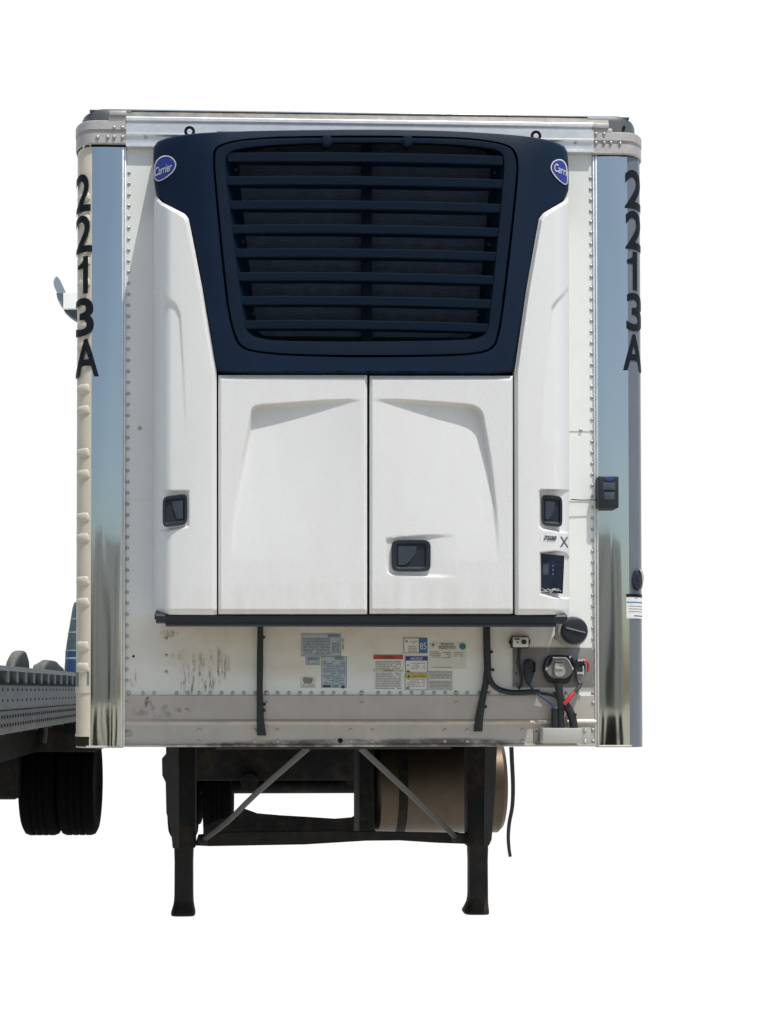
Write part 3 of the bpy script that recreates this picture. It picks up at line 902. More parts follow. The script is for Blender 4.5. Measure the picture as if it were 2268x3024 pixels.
s = sticker(886, 1998, 933, 2032, 'paper_faded', 'worn pale label with grey emblem', [(893, 2022, 928, 2030)], None)
pent = [(894, 2003), (901, 1999), (908, 2002), (916, 2001), (925, 2004), (922, 2014), (918, 2019), (899, 2019), (896, 2012)]
V, F = loft([pxpoly(pent, SH - 0.002), pxpoly(pent, SH - 0.0012)], True, False, True); mk('emblem', V, F, 'print_grey', s)
s = sticker(1007, 1868, 1018, 1925, 'paper_faded', 'narrow upright worn label', [(1010, 1887, 1015, 1918)], None, linem='print_dark', step=4)
s = sticker(1104, 1934, 1190, 2036, 'paper_white', 'tall label with red header and tan band', [(1109, 1952, 1184, 1974), (1109, 1987, 1184, 2033)], None, step=5.0, lw=2.3, dens=0.92)
band(s, 1103, 1934, 1190, 1947, 'label_red'); band(s, 1103, 1976, 1190, 1984, 'label_tan')
bword(s, 'DANGER', 1131, 1937, 1163, 1945, 'dark_print'); bword(s, 'CAUTION', 1132, 1977, 1161, 1983, 'dark_print')
s = sticker(1192, 1884, 1262, 1929, 'paper_white', 'white label with blue side panel reading 85', [(1212, 1893, 1236, 1902), (1206, 1908, 1232, 1925)], 'print_dark')
band(s, 1237, 1885, 1261, 1928, 'label_sky', 'side_panel'); bword(s, '85', 1240, 1898, 1259, 1918, 'logo_white', 0.0)
c = W(1201, 1894, SH - 0.002); disc_lathe('emblem', c, [(0.0055, 0.0), (0.0055, -0.0006)], 'print_grey', s, seg=16)
s = sticker(1197, 1938, 1263, 1986, 'paper_white', 'white label with dark blue NOTICE header', [(1215, 1958, 1255, 1977)], 'print_dark')
band(s, 1198, 1938, 1262, 1951, 'label_blue'); bword(s, 'NOTICE', 1212, 1941, 1248, 1949, 'logo_white', 0.02, 0.2)
band(s, 1201, 1980, 1210, 1984, 'print_dark', 'mark'); c = W(1205, 1964, SH - 0.002); disc_lathe('emblem', c, [(0.004, 0.0), (0.004, -0.0006)], 'print_grey', s, seg=16)
s = sticker(1196, 1989, 1262, 2038, 'paper_white', 'white label with yellow CAUTION header', [(1202, 2005, 1256, 2028)], 'print_dark')
band(s, 1198, 1990, 1261, 2003, 'label_yellow'); bword(s, 'CAUTION', 1216, 1993, 1257, 2001, 'dark_print', 0.01)
tri = [(1202, 2001), (1207, 1992), (1212, 2001)]
V, F = loft([pxpoly(tri, SH - 0.003), pxpoly(tri, SH - 0.0022)], True, False, True); mk('mark', V, F, 'dark_print', s)
band(s, 1200, 2030, 1209, 2034, 'print_dark', 'mark')
s = sticker(1266, 1982, 1335, 2038, 'paper_faded', 'pale grey label full of fine print', [(1270, 1986, 1331, 2006), (1270, 2011, 1331, 2034)], 'print_grey', dens=0.95, step=4, lw=2.0)
s = sticker(1267, 1898, 1376, 1975, 'paper_faded', 'pale maintenance label with teal round emblem', [(1270, 1924, 1302, 1944), (1306, 1926, 1332, 1944), (1342, 1926, 1368, 1940), (1270, 1970, 1335, 1971)], None, linem='print_grey', dens=0.7)
bword(s, 'PREVENTIVE', 1302, 1900, 1340, 1905, 'print_dark', 0.02); bword(s, 'MAINTENANCE', 1296, 1907, 1346, 1912, 'print_dark', 0.02); bword(s, 'INSPECTION', 1297, 1913, 1345, 1917, 'print_dark', 0.01)
c = W(1366, 1909, SH - 0.002); disc_lathe('emblem', c, [(0.0150, 0.0), (0.0150, -0.0008)], 'label_teal', s, seg=24)
c = W(1279, 1905, SH - 0.002); disc_lathe('emblem', c, [(0.007, 0.0), (0.007, -0.0008)], 'print_grey', s, seg=24)

# ---- things on the right post
YP = -0.0105
disp = pbox('remote_display', 1768, 1405, 1828, 1500, -0.062, YP + 0.002, 'slate_plastic', POST_R, 0.008, 3)
pbox('screen', 1781, 1425, 1817, 1446, -0.0635, -0.06, 'screen', disp, 0.001)
pbox('screen', 1784, 1453, 1815, 1475, -0.0635, -0.06, 'screen', disp, 0.001)
pbox('key_strip', 1786, 1447, 1813, 1451, -0.0635, -0.06, 'dark_steel', disp, 0.001)
rr = [(1801 + 13 * math.cos(a), 1414 + 6.5 * math.sin(a)) for a in [2 * math.pi * k / 24 for k in range(24)]]
V, F = loft([pxpoly(rr, -0.0650), pxpoly(rr, -0.060)], True, False, True); mk('emblem', V, F, 'logo_blue', disp)
tube('wire', [fl(1686, 1475, -0.028), fl(1720, 1477, -0.026), fl(1750, 1476, -0.026), fl(1770, 1478, -0.03)], 0.0022, 'dark_steel', POST_R, seg=6)
# oval marker lamp on the rounded edge
pl = WS(1879, 1713, lambda x, z: post_y(min(x, XR - 1e-4), 1), 12)
tiltm = Matrix.Rotation(R(52), 3, 'Z')
lampo = disc_lathe('marker_lamp', pl, [(0.046, 0.006), (0.050, -0.004), (0.050, -0.014), (0.040, -0.024), (0.02, -0.028)], 'window_glass', POST_R, seg=32, squash=0.62, tilt=tiltm)
tube('bracket', [pl + Vector((0.008, -0.03, 0.05)), pl + Vector((0.020, -0.022, 0.030)), pl + Vector((0.026, -0.014, 0.005)), pl + Vector((0.024, -0.012, -0.012))], 0.006, 'chrome', lampo)
# white notice on the rounded edge
def edge_sheet(pya, pyb, pxa, m, name, parent, off=0.0016):
    V = []; F = []
    xs = [WX(pxa, 0.0) + (XR - 0.0006 - WX(pxa, 0.0)) * k / 14 for k in range(15)]
    za, zb = WZ(pyb, 0.02, 1870), WZ(pya, 0.02, 1870)
    for z in (za, zb):
        for x in xs:
            x = min(x, XR - 0.0006)
            V.append((x + off * 0.6, post_y(x, 1) - off, z))
    n = 15
    for i in range(n - 1): F.append((i, i + 1, n + i + 1, n + i))
    return mk(name, V, F, m, parent, angle=60)
ns = edge_sheet(1755, 1827, 1845, 'paper_white', 'notice', POST_R)
edge_sheet(1755, 1764, 1845, 'letter_black', 'header', ns, 0.0024)
edge_sheet(1778, 1781, 1846, 'label_sky', 'rule', ns, 0.0024)
for py in (1790, 1798, 1806): edge_sheet(py, py + 1.6, 1852, 'print_grey', 'rule', ns, 0.0024)
edge_sheet(1818, 1820.5, 1868, 'print_dark', 'rule', ns, 0.0024)

# ---- undercarriage: landing legs, braces, tank, wheels
YG = 2.6
def leg_z(py): return WZ(py, YG)
for side, d in ((-1, dict(up=(526, 579), gus=(490, 528), low=(516, 572), foot=(506, 578), fy=2706)), (1, dict(up=(1378, 1434), gus=(1432, 1466), low=(1383, 1440), foot=(1368, 1443), fy=2701))):
    a, b = WX(d['up'][0], YG), WX(d['up'][1], YG)
    zt = z_bot + 0.03
    leg = box('landing_leg', (a, YG, leg_z(2502)), (b, YG + 0.14, zt), 'dark_steel', T, 0.006)
    a2, b2 = WX(d['low'][0], YG + 0.01), WX(d['low'][1], YG + 0.01)
    V = []; rings = []
    zf = 0.0
    for (z, s) in ((leg_z(2498) + 0.05, 1.02), (leg_z(2510), 1.02), (leg_z(2545), 0.98), (leg_z(2660), 1.0)):
        cx = (a2 + b2) / 2; hw = (b2 - a2) / 2 * s
        rings.append([Vector((cx + hw * math.copysign(abs(math.cos(t)) ** 0.35, math.cos(t)), YG + 0.07 + 0.06 * s * math.copysign(abs(math.sin(t)) ** 0.35, math.sin(t)), z)) for t in [2 * math.pi * k / 24 for k in range(24)]])
    V, F = loft(rings, True, True, True)
    mk('inner_leg', V, F, 'worn_steel', leg, angle=50)
    a3, b3 = WX(d['foot'][0], YG), WX(d['foot'][1], YG)
    rings = []
    for (z, s) in ((leg_z(2640), 0.76), (0.105, 0.775), (0.075, 0.81), (0.045, 0.90), (0.020, 0.99), (0.008, 1.0), (0.0, 0.96)):
        k_ = max(0.0, min(1.0, (s - 0.76) / 0.24))
        cx = (a2 + b2) / 2 * (1 - k_) + (a3 + b3) / 2 * k_; hw = ((b2 - a2) * 1.01 * (1 - k_) + (b3 - a3) * k_) / 2
        rings.append([Vector((cx + hw * math.copysign(abs(math.cos(t)) ** 0.5, math.cos(t)), YG + 0.07 + 0.10 * s * s * math.copysign(abs(math.sin(t)) ** 0.5, math.sin(t)), z)) for t in [2 * math.pi * k / 24 for k in range(24)]])
    V, F = loft(rings, True, True, True)
    mk('foot', V, F, 'worn_steel', leg, angle=45)
    # wing plate beside the leg, tapering downwards
    g0, g1_ = d['gus']
    if side < 0: poly = [(g0, 2195), (g1_, 2195), (g1_ + 2, 2505), (510, 2505), (504, 2450), (491, 2400), (489, 2310), (479, 2290), (478, 2240), (490, 2226)]
    else: poly = [(g0, 2195), (g1_ + 2, 2195), (1464, 2300), (1458, 2400), (1452, 2480), (1444, 2497), (1428, 2500)]
    pts = [W(x, y, YG - 0.004) for x, y in poly]
    V = pts + [p + Vector((0, 0.03, 0)) for p in pts]
    n = len(pts)
    F = [tuple(range(n)), tuple(range(n, 2 * n))] + [(i, (i + 1) % n, n + (i + 1) % n, n + i) for i in range(n)]
    mk('wing_plate', V, F, 'plate_steel', leg, smooth=False)
# gearbox shaft and cross beam between the legs
pts = [(575, 2497), (620, 2499), (900, 2494), (1080, 2483), (1180, 2482), (1290, 2489), (1370, 2492), (1392, 2490), (1392, 2462), (1000, 2455), (700, 2458), (585, 2466)]
P = [W(x, y, YG + 0.05) for x, y in pts]; n = len(P)
V = P + [p + Vector((0, 0.05, 0)) for p in P]
mk('cross_beam', V, [tuple(range(n)), tuple(range(n, 2 * n))] + [(i, (i + 1) % n, n + (i + 1) % n, n + i) for i in range(n)], 'worn_steel', T, smooth=False)
br1 = tube('diagonal_brace', [W(592, 2486, YG - 0.02), W(670, 2428, YG - 0.3), W(760, 2340, YG - 0.8), W(910, 2208, YG - 1.5)], 0.017, 'brace_steel', T, seg=10, flat=0.5, smoothn=3)
br2 = tube('diagonal_brace', [W(1352, 2478, YG - 0.02), W(1205, 2340, YG - 0.8), W(1064, 2208, YG - 1.5)], 0.017, 'brace_steel', T, seg=10, flat=0.5, smoothn=3)
for (px, py, b) in ((600, 2482, br1), (1350, 2474, br2)):
    c = W(px, py, YG - 0.04); disc_lathe('pivot', c, [(0.034, 0.04), (0.034, -0.01), (0.024, -0.02), (0.010, -0.024)], 'worn_steel', b, seg=14)
# coupler plate edge and crossmembers below the floor
box('coupler_plate', (WX(640, 0.1), 0.10, z_bot - 0.015), (WX(1330, 0.1), 1.35, z_bot + 0.02), 'plate_steel', T, 0.004)
for y in [1.5 + 0.45 * k for k in range(14)]:
    box('crossmember', (XL + 0.06, y, z_bot - 0.05), (XR - 0.06, y + 0.06, z_bot + 0.02), 'dark_steel', T, 0.003)
box('gear_mount', (WX(480, YG), YG - 0.05, z_bot - 0.09), (WX(1390, YG), YG + 0.2, z_bot + 0.01), 'plate_steel', T, 0.004)
# fuel tank, transverse, behind the leg
yk = 3.6
xa, xb_ = WX(1112, yk), WX(1495, yk)
za = WZ(2472, yk); rad = 0.36
tank = disc_lathe('fuel_tank', (0, yk + 0.30, za + rad), [(rad * 0.2, xa), (rad * 0.9, xa), (rad, xa + 0.03), (rad, xb_ - 0.03), (rad * 0.92, xb_), (rad * 0.2, xb_)], 'tank_metal', T, seg=48, axis='X')
for px in (1188, 1415):
    x = WX(px, yk); disc_lathe('strap', (0, yk + 0.30, za + rad), [(rad - 0.004, x - 0.032), (rad + 0.008, x - 0.032), (rad + 0.008, x + 0.032), (rad - 0.004, x + 0.032)], 'dark_steel', tank, seg=48, axis='X')
box('tank_bracket', (xa - 0.13, yk - 0.02, za - 0.02), (xa - 0.02, yk + 0.5, z_bot), 'dark_steel', T, 0.01)
# hanging rubber strap at the side
st = tube('hanging_strap', [W(1510, 2206, 2.0), W(1512, 2250, 2.0), W(1515, 2320, 2.0), W(1513, 2380, 2.0), W(1504, 2430, 2.0), W(1501, 2470, 2.0), W(1503, 2505, 2.0), W(1507, 2530, 2.0)], 0.011, 'rubber', T, seg=10, flat=0.6, taper=(1.25, 0.9))
# running gear seen under the floor
def wheel(name, xc, yc, r, wd, m, parent):
    prof = [(r * 0.55, -wd * 0.42), (r * 0.72, -wd * 0.5), (r * 0.90, -wd * 0.5), (r * 0.975, -wd * 0.44), (r, -wd * 0.34)]
    for gx in (-0.18, 0.0, 0.18):
        prof += [(r, wd * (gx - 0.03)), (r - 0.012, wd * (gx - 0.02)), (r - 0.012, wd * (gx + 0.02)), (r, wd * (gx + 0.03))]
    prof += [(r, wd * 0.34), (r * 0.975, wd * 0.44), (r * 0.90, wd * 0.5), (r * 0.72, wd * 0.5), (r * 0.55, wd * 0.42)]
    w_ = disc_lathe(name, (xc, yc, r), prof, m, parent, seg=56, axis='X')
    disc_lathe('rim', (xc, yc, r), [(0.05, -wd * 0.2), (r * 0.3, -wd * 0.22), (r * 0.56, -wd * 0.40), (r * 0.56, wd * 0.40), (r * 0.3, wd * 0.2), (0.05, wd * 0.2)], 'plate_steel', w_, seg=32, axis='X')
    return w_
for yc in (7.35, 8.6):
    for (xc) in (-1.16, -0.82, 0.82, 1.16):
        wheel('wheel', xc, yc, 0.5, 0.28, 'tyre_rubber', T)
    tube('axle', [(-1.0, yc, 0.5), (1.0, yc, 0.5)], 0.07, 'dark_steel', T)
box('slider_frame', (-0.62, 6.2, 0.80), (-0.42, 9.4, z_bot), 'dark_steel', T, 0.01)
box('slider_frame', (0.42, 6.2, 0.80), (0.62, 9.4, z_bot), 'dark_steel', T, 0.01)
ys_ = 5.4
box('slider_beam', (WX(560, ys_), ys_, WZ(2304, ys_)), (WX(1105, ys_), ys_ + 0.15, z_bot), 'dark_steel', T, 0.01)
c = W(737, 2308, ys_ - 0.1); disc_lathe('brake_chamber', (c.x, ys_ - 0.1, c.z), [(0.02, -0.09), (0.072, -0.085), (0.075, 0.0), (0.075, 0.09), (0.03, 0.1)], 'dark_steel', T, seg=20)
pts = [(722, 2390), (760, 2404), (830, 2410), (900, 2414), (990, 2420), (1040, 2416), (1062, 2402), (1066, 2350), (1056, 2335), (1030, 2318), (1008, 2300), (1125, 2300), (1125, 2470), (600, 2470), (600, 2440), (680, 2410)]  # dark plate shaped as the shadow on the ground under the trailer
P = [W(x, y, ys_ + 0.05) for x, y in pts]; n = len(P)
V = P + [p + Vector((0, 0.08, 0)) for p in P]
mk('shadow_plate', V, [tuple(range(n)), tuple(range(n, 2 * n))] + [(i, (i + 1) % n, n + (i + 1) % n, n + i) for i in range(n)], 'dark_steel', T, smooth=False)

# ------------------------------------------------------------------ the refrigeration unit
U = thing('refrigeration_unit', 'silver-white refrigeration unit with black louvred grille, mounted high on the trailer front', 'refrigeration unit', (0.05, -0.2, WZ(1850, -0.4)))
YF = -0.45
XC = WX(1088, YF)                                          # middle of the unit
UL, UR = WX(453, -0.25), WX(1680, -0.25)
def cowl_y(x, z):
    h = 0.60
    a = abs(x - XC)
    t = max(0, (a - h) / 0.36)
    zt = max(0, (z - 3.72) / 0.26)
    return YF - 0.012 + 0.20 * t ** 2.2 + 0.07 * zt ** 2.4
CC = (1080, 720)
cowl_out = [(453, 440), (456, 424), (475, 412), (520, 400), (600, 391), (800, 385), (1080, 382), (1280, 385), (1400, 390), (1560, 402), (1630, 415), (1668, 430), (1677, 448), (1679, 500), (1680, 562), (1673, 584),
            (1640, 606), (1602, 630), (1590, 648), (1552, 860), (1516, 1080), (1513, 1103), (1300, 1103), (1080, 1103), (860, 1102), (643, 1101), (640, 1085), (602, 865), (563, 662), (549, 636), (510, 612), (474, 591), (457, 566), (452, 500)]
groove = [(630, 438), (655, 424), (690, 414), (760, 406), (841, 402), (1082, 399), (1323, 403), (1410, 409), (1474, 419), (1508, 430), (1524, 446), (1533, 480), (1528, 559), (1504, 782), (1483, 951), (1470, 1012), (1458, 1030), (1436, 1043), (1353, 1053), (1082, 1058), (841, 1052), (745, 1041), (712, 1030), (693, 1006), (672, 933), (654, 782), (636, 589), (627, 480)]
NA = 220
ro = resample_angle(chaikin(cowl_out, 1), CC, NA)
rg = resample_angle(chaikin(groove, 1), CC, NA)
def lerp_ring(a, b, t): return [(x1 + (x2 - x1) * t, y1 + (y2 - y1) * t) for (x1, y1), (x2, y2) in zip(a, b)]
def surf(ring, off=0.0, f=None):
    f = f or cowl_y
    out = []
    for (x, y) in ring:
        p = WS(x, y, lambda a, b: f(a, b) + off); out.append(p)
    return out
rings = [surf(shrink(rg, CC, 3), 0.030), surf(shrink(rg, CC, 1.5), 0.006), surf(rg, 0.0)]
for t in (0.12, 0.25, 0.4, 0.55, 0.7, 0.82, 0.92): rings.append(surf(lerp_ring(rg, ro, t), 0.0))
rings.append(surf(shrink(ro, CC, 7), 0.0)); rings.append(surf(shrink(ro, CC, 2.5), 0.004)); rings.append(surf(ro, 0.016))
last = rings[-1]
rings.append([Vector((p.x, max(p.y + 0.06, -0.10), p.z)) for p in last])
V, F = loft(rings, True)
cowl = mk('cowl', V, F, 'black_plastic', U, angle=45)
# deep skirt from the cowl back to the trailer front
ro_s = shrink(ro, CC, 4)
skirt = surf(ro_s, 0.034)
V, F = loft([skirt, [W(x, y, -0.034) for x, y in ro_s]], True)
mk('skirt', V, F, 'black_plastic', cowl, angle=45)
# grille frame inside the groove
OPEN = [(664, 470), (672, 452), (700, 438), (841, 424), (1082, 419), (1323, 424), (1462, 438), (1486, 453), (1491, 475), (1488, 530), (1446, 955), (1438, 986), (1420, 999), (1384, 1006), (1082, 1012), (805, 1009), (750, 998), (730, 986), (720, 960), (666, 530)]
rop = resample_angle(chaikin(OPEN, 1), CC, NA)
rings = [surf(shrink(rg, CC, 7), 0.030), surf(shrink(rg, CC, 7), 0.004), surf(shrink(rg, CC, 9), 0.0), surf(lerp_ring(shrink(rg, CC, 9), rop, 0.5), 0.001), surf(rop, 0.004),
         surf(shrink(rop, CC, 2), 0.012)]
inner = [(x + (1080 - x) * 0.10, 720 + (y - 720) * 0.985) for x, y in rop]
rings.append(surf(inner, 0.115))
V, F = loft(rings, True)
frame = mk('grille_frame', V, F, 'grille_plastic', U, angle=40)
# coil behind the louvres
a = W(640, 1030, YF + 0.115); b = W(1520, 400, YF + 0.115)
coil = box('coil', (a.x, YF + 0.112, a.z), (b.x, YF + 0.13, b.z), 'coil', U)
lab(coil, 'finely finned dark condenser coil behind the louvres')
def open_x(py, left):
    pts = [(420, 664), (530, 665), (955, 720), (1000, 735)] if left else [(420, 1490), (530, 1488), (955, 1446), (1000, 1432)]
    return interp(py, pts)
# louvre slats
for i, py in enumerate((450, 520, 592, 663, 734, 804, 875, 946)):
    hgt = 25 if i else 26
    xl_, xr_ = open_x(py, True) + 3, open_x(py, False) - 3
    if i == 0: xl_, xr_ = 672, 1486
    rings = []
    N = 28
    for k in range(N + 1):
        t = k / N
        px = xl_ + (xr_ - xl_) * t
        sag = 5.0 * (2 * t - 1) ** 2 + 11 * (t - 0.5) * 0.9
        y0 = py + sag
        back = 0.075 - 0.02 * (2 * t - 1) ** 6
        fpt = WS(px, y0, lambda x, z: cowl_y(x, z) + 0.006)
        bpt = WS(px, y0 + hgt, lambda x, z: cowl_y(x, z) + 0.006)
        dz = fpt.z - bpt.z
        yf = fpt.y
        ring = [Vector((fpt.x, yf + 0.004, fpt.z)), Vector((fpt.x, yf + 0.001, fpt.z - 0.003)), Vector((fpt.x, yf + 0.005, fpt.z - dz + 0.003)), Vector((fpt.x, yf + 0.009, fpt.z - dz)),
                Vector((fpt.x, yf + back, fpt.z - dz + 0.008)), Vector((fpt.x, yf + back, fpt.z - dz + 0.014)), Vector((fpt.x, yf + 0.016, fpt.z - 0.004)), Vector((fpt.x, yf + 0.010, fpt.z))]
        rings.append(ring)
    V, F = loft(rings, True, True, True)
    mk('slat', V, F, 'grille_plastic', frame, angle=30)
dv = pbox('divider', 1069, 415, 1098, 1015, YF + 0.075, YF + 0.105, 'grille_plastic', frame, 0.004)
for (px, py) in ((697, 502), (1460, 510), (717, 714), (1444, 722), (750, 926), (1410, 930)):
    c = W(px, py, YF + 0.03); disc_lathe('screw', c, [(0.008, 0.004), (0.008, -0.003), (0.004, -0.005)], 'worn_steel', frame, seg=12)
for px in (965, 1204):
    c = W(px, 416, YF - 0.004); disc_lathe('catch', c, [(0.026, 0.03), (0.026, 0.002), (0.018, -0.006), (0.006, -0.007)], 'grille_plastic', frame, seg=20)
# dark carcass behind the covers
a, b = W(480, 1826, -0.33), W(1655, 1000, -0.33)
box('carcass', (a.x, -0.345, a.z), (b.x, -0.012, b.z), 'dark_steel', U, 0.01)
a, b = W(600, 1010, -0.31), W(1560, 425, -0.31)
box('carcass', (a.x, -0.312, a.z), (b.x, -0.03, b.z), 'dark_steel', U, 0.01)
# emblem ovals on the cowl
def emblem(poly, wordtxt, org, du, dv_, slices):
    cx = sum(p[0] for p in poly) / len(poly); cy = sum(p[1] for p in poly) / len(poly)
    q = chaikin(poly, 2)
    rings = [surf(q, -0.0005), surf(q, -0.004), surf(shrink(q, (cx, cy), 3.2), -0.0045)]
    V, F = loft(rings, True)
    e = mk('emblem', V, F, 'logo_white', cowl, angle=60)
    qi = shrink(q, (cx, cy), 3.0)
    rings = [surf(lerp_ring(qi, [(cx, cy)] * len(qi), t), -0.0042) for t in (0, 0.2, 0.4, 0.6, 0.8, 0.97)]
    V, F = loft(rings, True, True)
    mk('oval', V, F, 'logo_blue', e, angle=60)
    def fm(u, v): return WS(org[0] + du[0] * u + dv_[0] * v, org[1] + du[1] * u + dv_[1] * v, lambda x, z: cowl_y(x, z) - 0.0062)
    word('lettering', wordtxt, fm, 'logo_white', e, bold=0.008, shear=0.25, slices=slices)
    return e
emblem([(457, 482), (463, 472), (473, 463), (485, 459), (497, 459), (508, 464), (516, 472), (521, 482), (519, 495), (512, 507), (502, 517), (490, 526), (478, 533), (466, 536), (460, 533), (455, 525), (454, 510), (455, 495)],
       'Carrier', (457, 521), (50, -18), (0, -25), 0.1)
emblem([(1626, 490), (1632, 477), (1645, 470), (1658, 470), (1667, 476), (1673, 487), (1676, 500), (1677, 520), (1677, 538), (1674, 546), (1666, 545), (1655, 537), (1643, 526), (1633, 513), (1627, 502)],
       'Carri', (1637, 504), (38, 17), (0, -24), 0.1)
# lifting eyes
for (px, py) in ((560, 388), (1583, 401)):
    c = W(px, py, -0.10)
    rings = []
    for k in range(20):
        a = 2 * math.pi * k / 20
        cc = Vector((c.x + 0.0185 * math.cos(a), c.y, c.z + 0.0185 * math.sin(a)))
        rings.append([cc + Vector((math.cos(a) * math.cos(t), 0.9 * math.sin(t), math.sin(a) * math.cos(t))) * 0.0065 for t in [2 * math.pi * q / 8 for q in range(8)]])
    rings.append(rings[0])
    V, F = loft(rings, True)
    mk('lifting_eye', V, F, 'dark_steel', U, angle=60)

# ---- doors with pressed panels
def door(px0, py0, px1, py1, dfun, parent, name, basey):
    e = 2.0
    xs = sorted({round(v, 2) for v in [px0, px0 + 1, px0 + 3, px0 + 6, px0 + 8, px1 - 8, px1 - 6, px1 - 3, px1 - 1, px1] + [px0 + 6 + (px1 - px0 - 12) * k / 150 for k in range(151)]})
    ys = sorted({round(v, 2) for v in [py0, py0 + 1.5, py0 + 5, py0 + 9, py0 + 12, py1 - 16, py1 - 13, py1 - 3, py1 - 1, py1] + [py0 + 12 + (py1 - py0 - 28) * k / 165 for k in range(166)] + [1168 + 2 * k for k in range(50)]})
    V = []; F = []
    nx = len(xs)
    for y in ys:
        for x in xs:
            d = 0.0
            t = x - px0; d = max(d, 0.011 * (1 - smooth01(t / 8.5)))
            t = px1 - x; d = max(d, 0.011 * (1 - smooth01(t / 8.5)))
            t = y - py0; d = max(d, 0.014 * (1 - smooth01(t / 12.0)))
            t = py1 - y; d = max(d, 0.016 * (1 - smooth01(t / 14.0)))
            d += dfun(x, y)
            V.append(WS(x, y, lambda a, b: basey(a, b) + d, 3))
    n = nx
    for j in range(len(ys) - 1):
        for i in range(nx - 1): F.append((j * n + i, j * n + i + 1, (j + 1) * n + i + 1, (j + 1) * n + i))
    # returns on all four edges
    loop = [i for i in range(nx)] + [j * n + nx - 1 for j in range(1, len(ys))] + [(len(ys) - 1) * n + i for i in range(nx - 2, -1, -1)] + [j * n for j in range(len(ys) - 2, 0, -1)]
    base = len(V)
    for i in loop: V.append(Vector((V[i].x, V[i].y + 0.04, V[i].z)))
    for q in range(len(loop)): F.append((loop[q], loop[(q + 1) % len(loop)], base + (q + 1) % len(loop), base + q))
    return mk(name, V, F, 'unit_paint', parent, angle=50)
def flat_y(x, z): return YF
def recess_left(x, y):
    xb = interp(y, [(1180, 770), (1196, 752), (1212, 740), (1230, 736), (1270, 729), (1350, 712), (1420, 700), (1500, 690), (1600, 682), (1700, 680)])
    yb = interp(x, [(680, 1300), (735, 1232), (740, 1210), (752, 1198), (770, 1193), (870, 1186), (960, 1179), (1065, 1175)])
    s = min(x - xb, (y - yb))
    fx = max(0, 1 - (x - 735) / 330); fy = max(0, 1 - (y - 1190) / 470)
    f = min(1, fx) ** 0.9 * min(1, fy) ** 1.25
    return 0.052 * f * smooth01(s / 14.0)
def recess_right(x, y):
    xm = x
    xb = interp(y, [(1180, 1395), (1196, 1412), (1212, 1424), (1230, 1430), (1270, 1437), (1350, 1451), (1420, 1460), (1500, 1469), (1600, 1477), (1700, 1480)])
    yb = interp(x, [(1115, 1175), (1200, 1178), (1290, 1184), (1370, 1190), (1396, 1194), (1412, 1202), (1425, 1216), (1432, 1235), (1480, 1300)])
    s = min(xb - x, y - yb)
    fx = max(0, 1 - (1432 - x) / 330); fy = max(0, 1 - (y - 1190) / 470)
    f = min(1, fx) ** 0.9 * min(1, fy) ** 1.2
    d = 0.052 * f * smooth01(s / 14.0)
    # dished surround of the latch, fading to the right
    xi = x - interp(y, [(1580, 1142), (1600, 1137), (1660, 1138), (1690, 1142), (1704, 1160)])
    yt = y - interp(x, [(1137, 1590), (1200, 1583), (1280, 1579)]); yb2 = interp(x, [(1137, 1690), (1160, 1699), (1240, 1703), (1310, 1705)]) - y
    s = min(xi, yt, yb2)
    g = max(0, min(1, (1345 - x) / 90))
    return d + 0.010 * g * smooth01(s / 7.0)
d1 = door(645, 1108, 1084, 1813, recess_left, U, 'door', flat_y)
d2 = door(1092, 1110, 1514, 1812, recess_right, U, 'door', flat_y)
lab(d1, 'door with no latch'); lab(d2, 'door with black paddle latch')

# ---- latches
def latch(parent, px0, py0, px1, py1, Yb, right=True, skew=0):
    cx, cy = (px0 + px1) / 2, (py0 + py1) / 2
    w, h = (px1 - px0) / 2, (py1 - py0) / 2
    def rr(s, p=6.0, ox=0):
        out = []
        for k in range(48):
            a = 2 * math.pi * k / 48
            ca, sa = math.cos(a), math.sin(a)
            x = math.copysign(abs(ca) ** (2 / p), ca); y = math.copysign(abs(sa) ** (2 / p), sa)
            out.append((cx + ox + (w * s) * x, cy + (h * s) * y + skew * (w * s) * x / w))
        return out
    def at(ring, Y): return [W(x, y, Y) for x, y in ring]
    rings = [at(rr(1.0), Yb + 0.02), at(rr(1.0), Yb - 0.010), at(rr(0.97), Yb - 0.014), at(rr(0.80, 10), Yb - 0.013), at(rr(0.72, 14), Yb - 0.008), at(rr(0.70, 14), Yb - 0.003)]
    V, F = loft(rings, True, True)
    l = mk('latch', V, F, 'slate_plastic', parent, angle=30)
    # paddle
    ww = w * 0.66
    if right: pl_ = [(cx - ww, cy - h * 0.60), (cx + ww * 0.45, cy - h * 0.60), (cx + ww * 0.30, cy - h * 0.1), (cx - ww * 0.1, cy + h * 0.35), (cx - ww * 0.5, cy + h * 0.58), (cx - ww, cy + h * 0.58)]
    else: pl_ = [(cx + ww, cy - h * 0.60), (cx - ww * 0.35, cy - h * 0.60), (cx - ww * 0.2, cy - h * 0.1), (cx + ww * 0.1, cy + h * 0.35), (cx + ww * 0.3, cy + h * 0.58), (cx + ww, cy + h * 0.58)]
    pl_ = [(x, y + skew * (x - cx) / w) for x, y in pl_]
    A = at(pl_, Yb - 0.002); B = at(pl_, Yb - 0.0085)
    V, F = loft([A, B], True, True)
    mk('paddle', V, F, 'paddle_plastic', l, angle=20)
    return l
latch(d2, 1156, 1594, 1272, 1688, YF + 0.006, True)

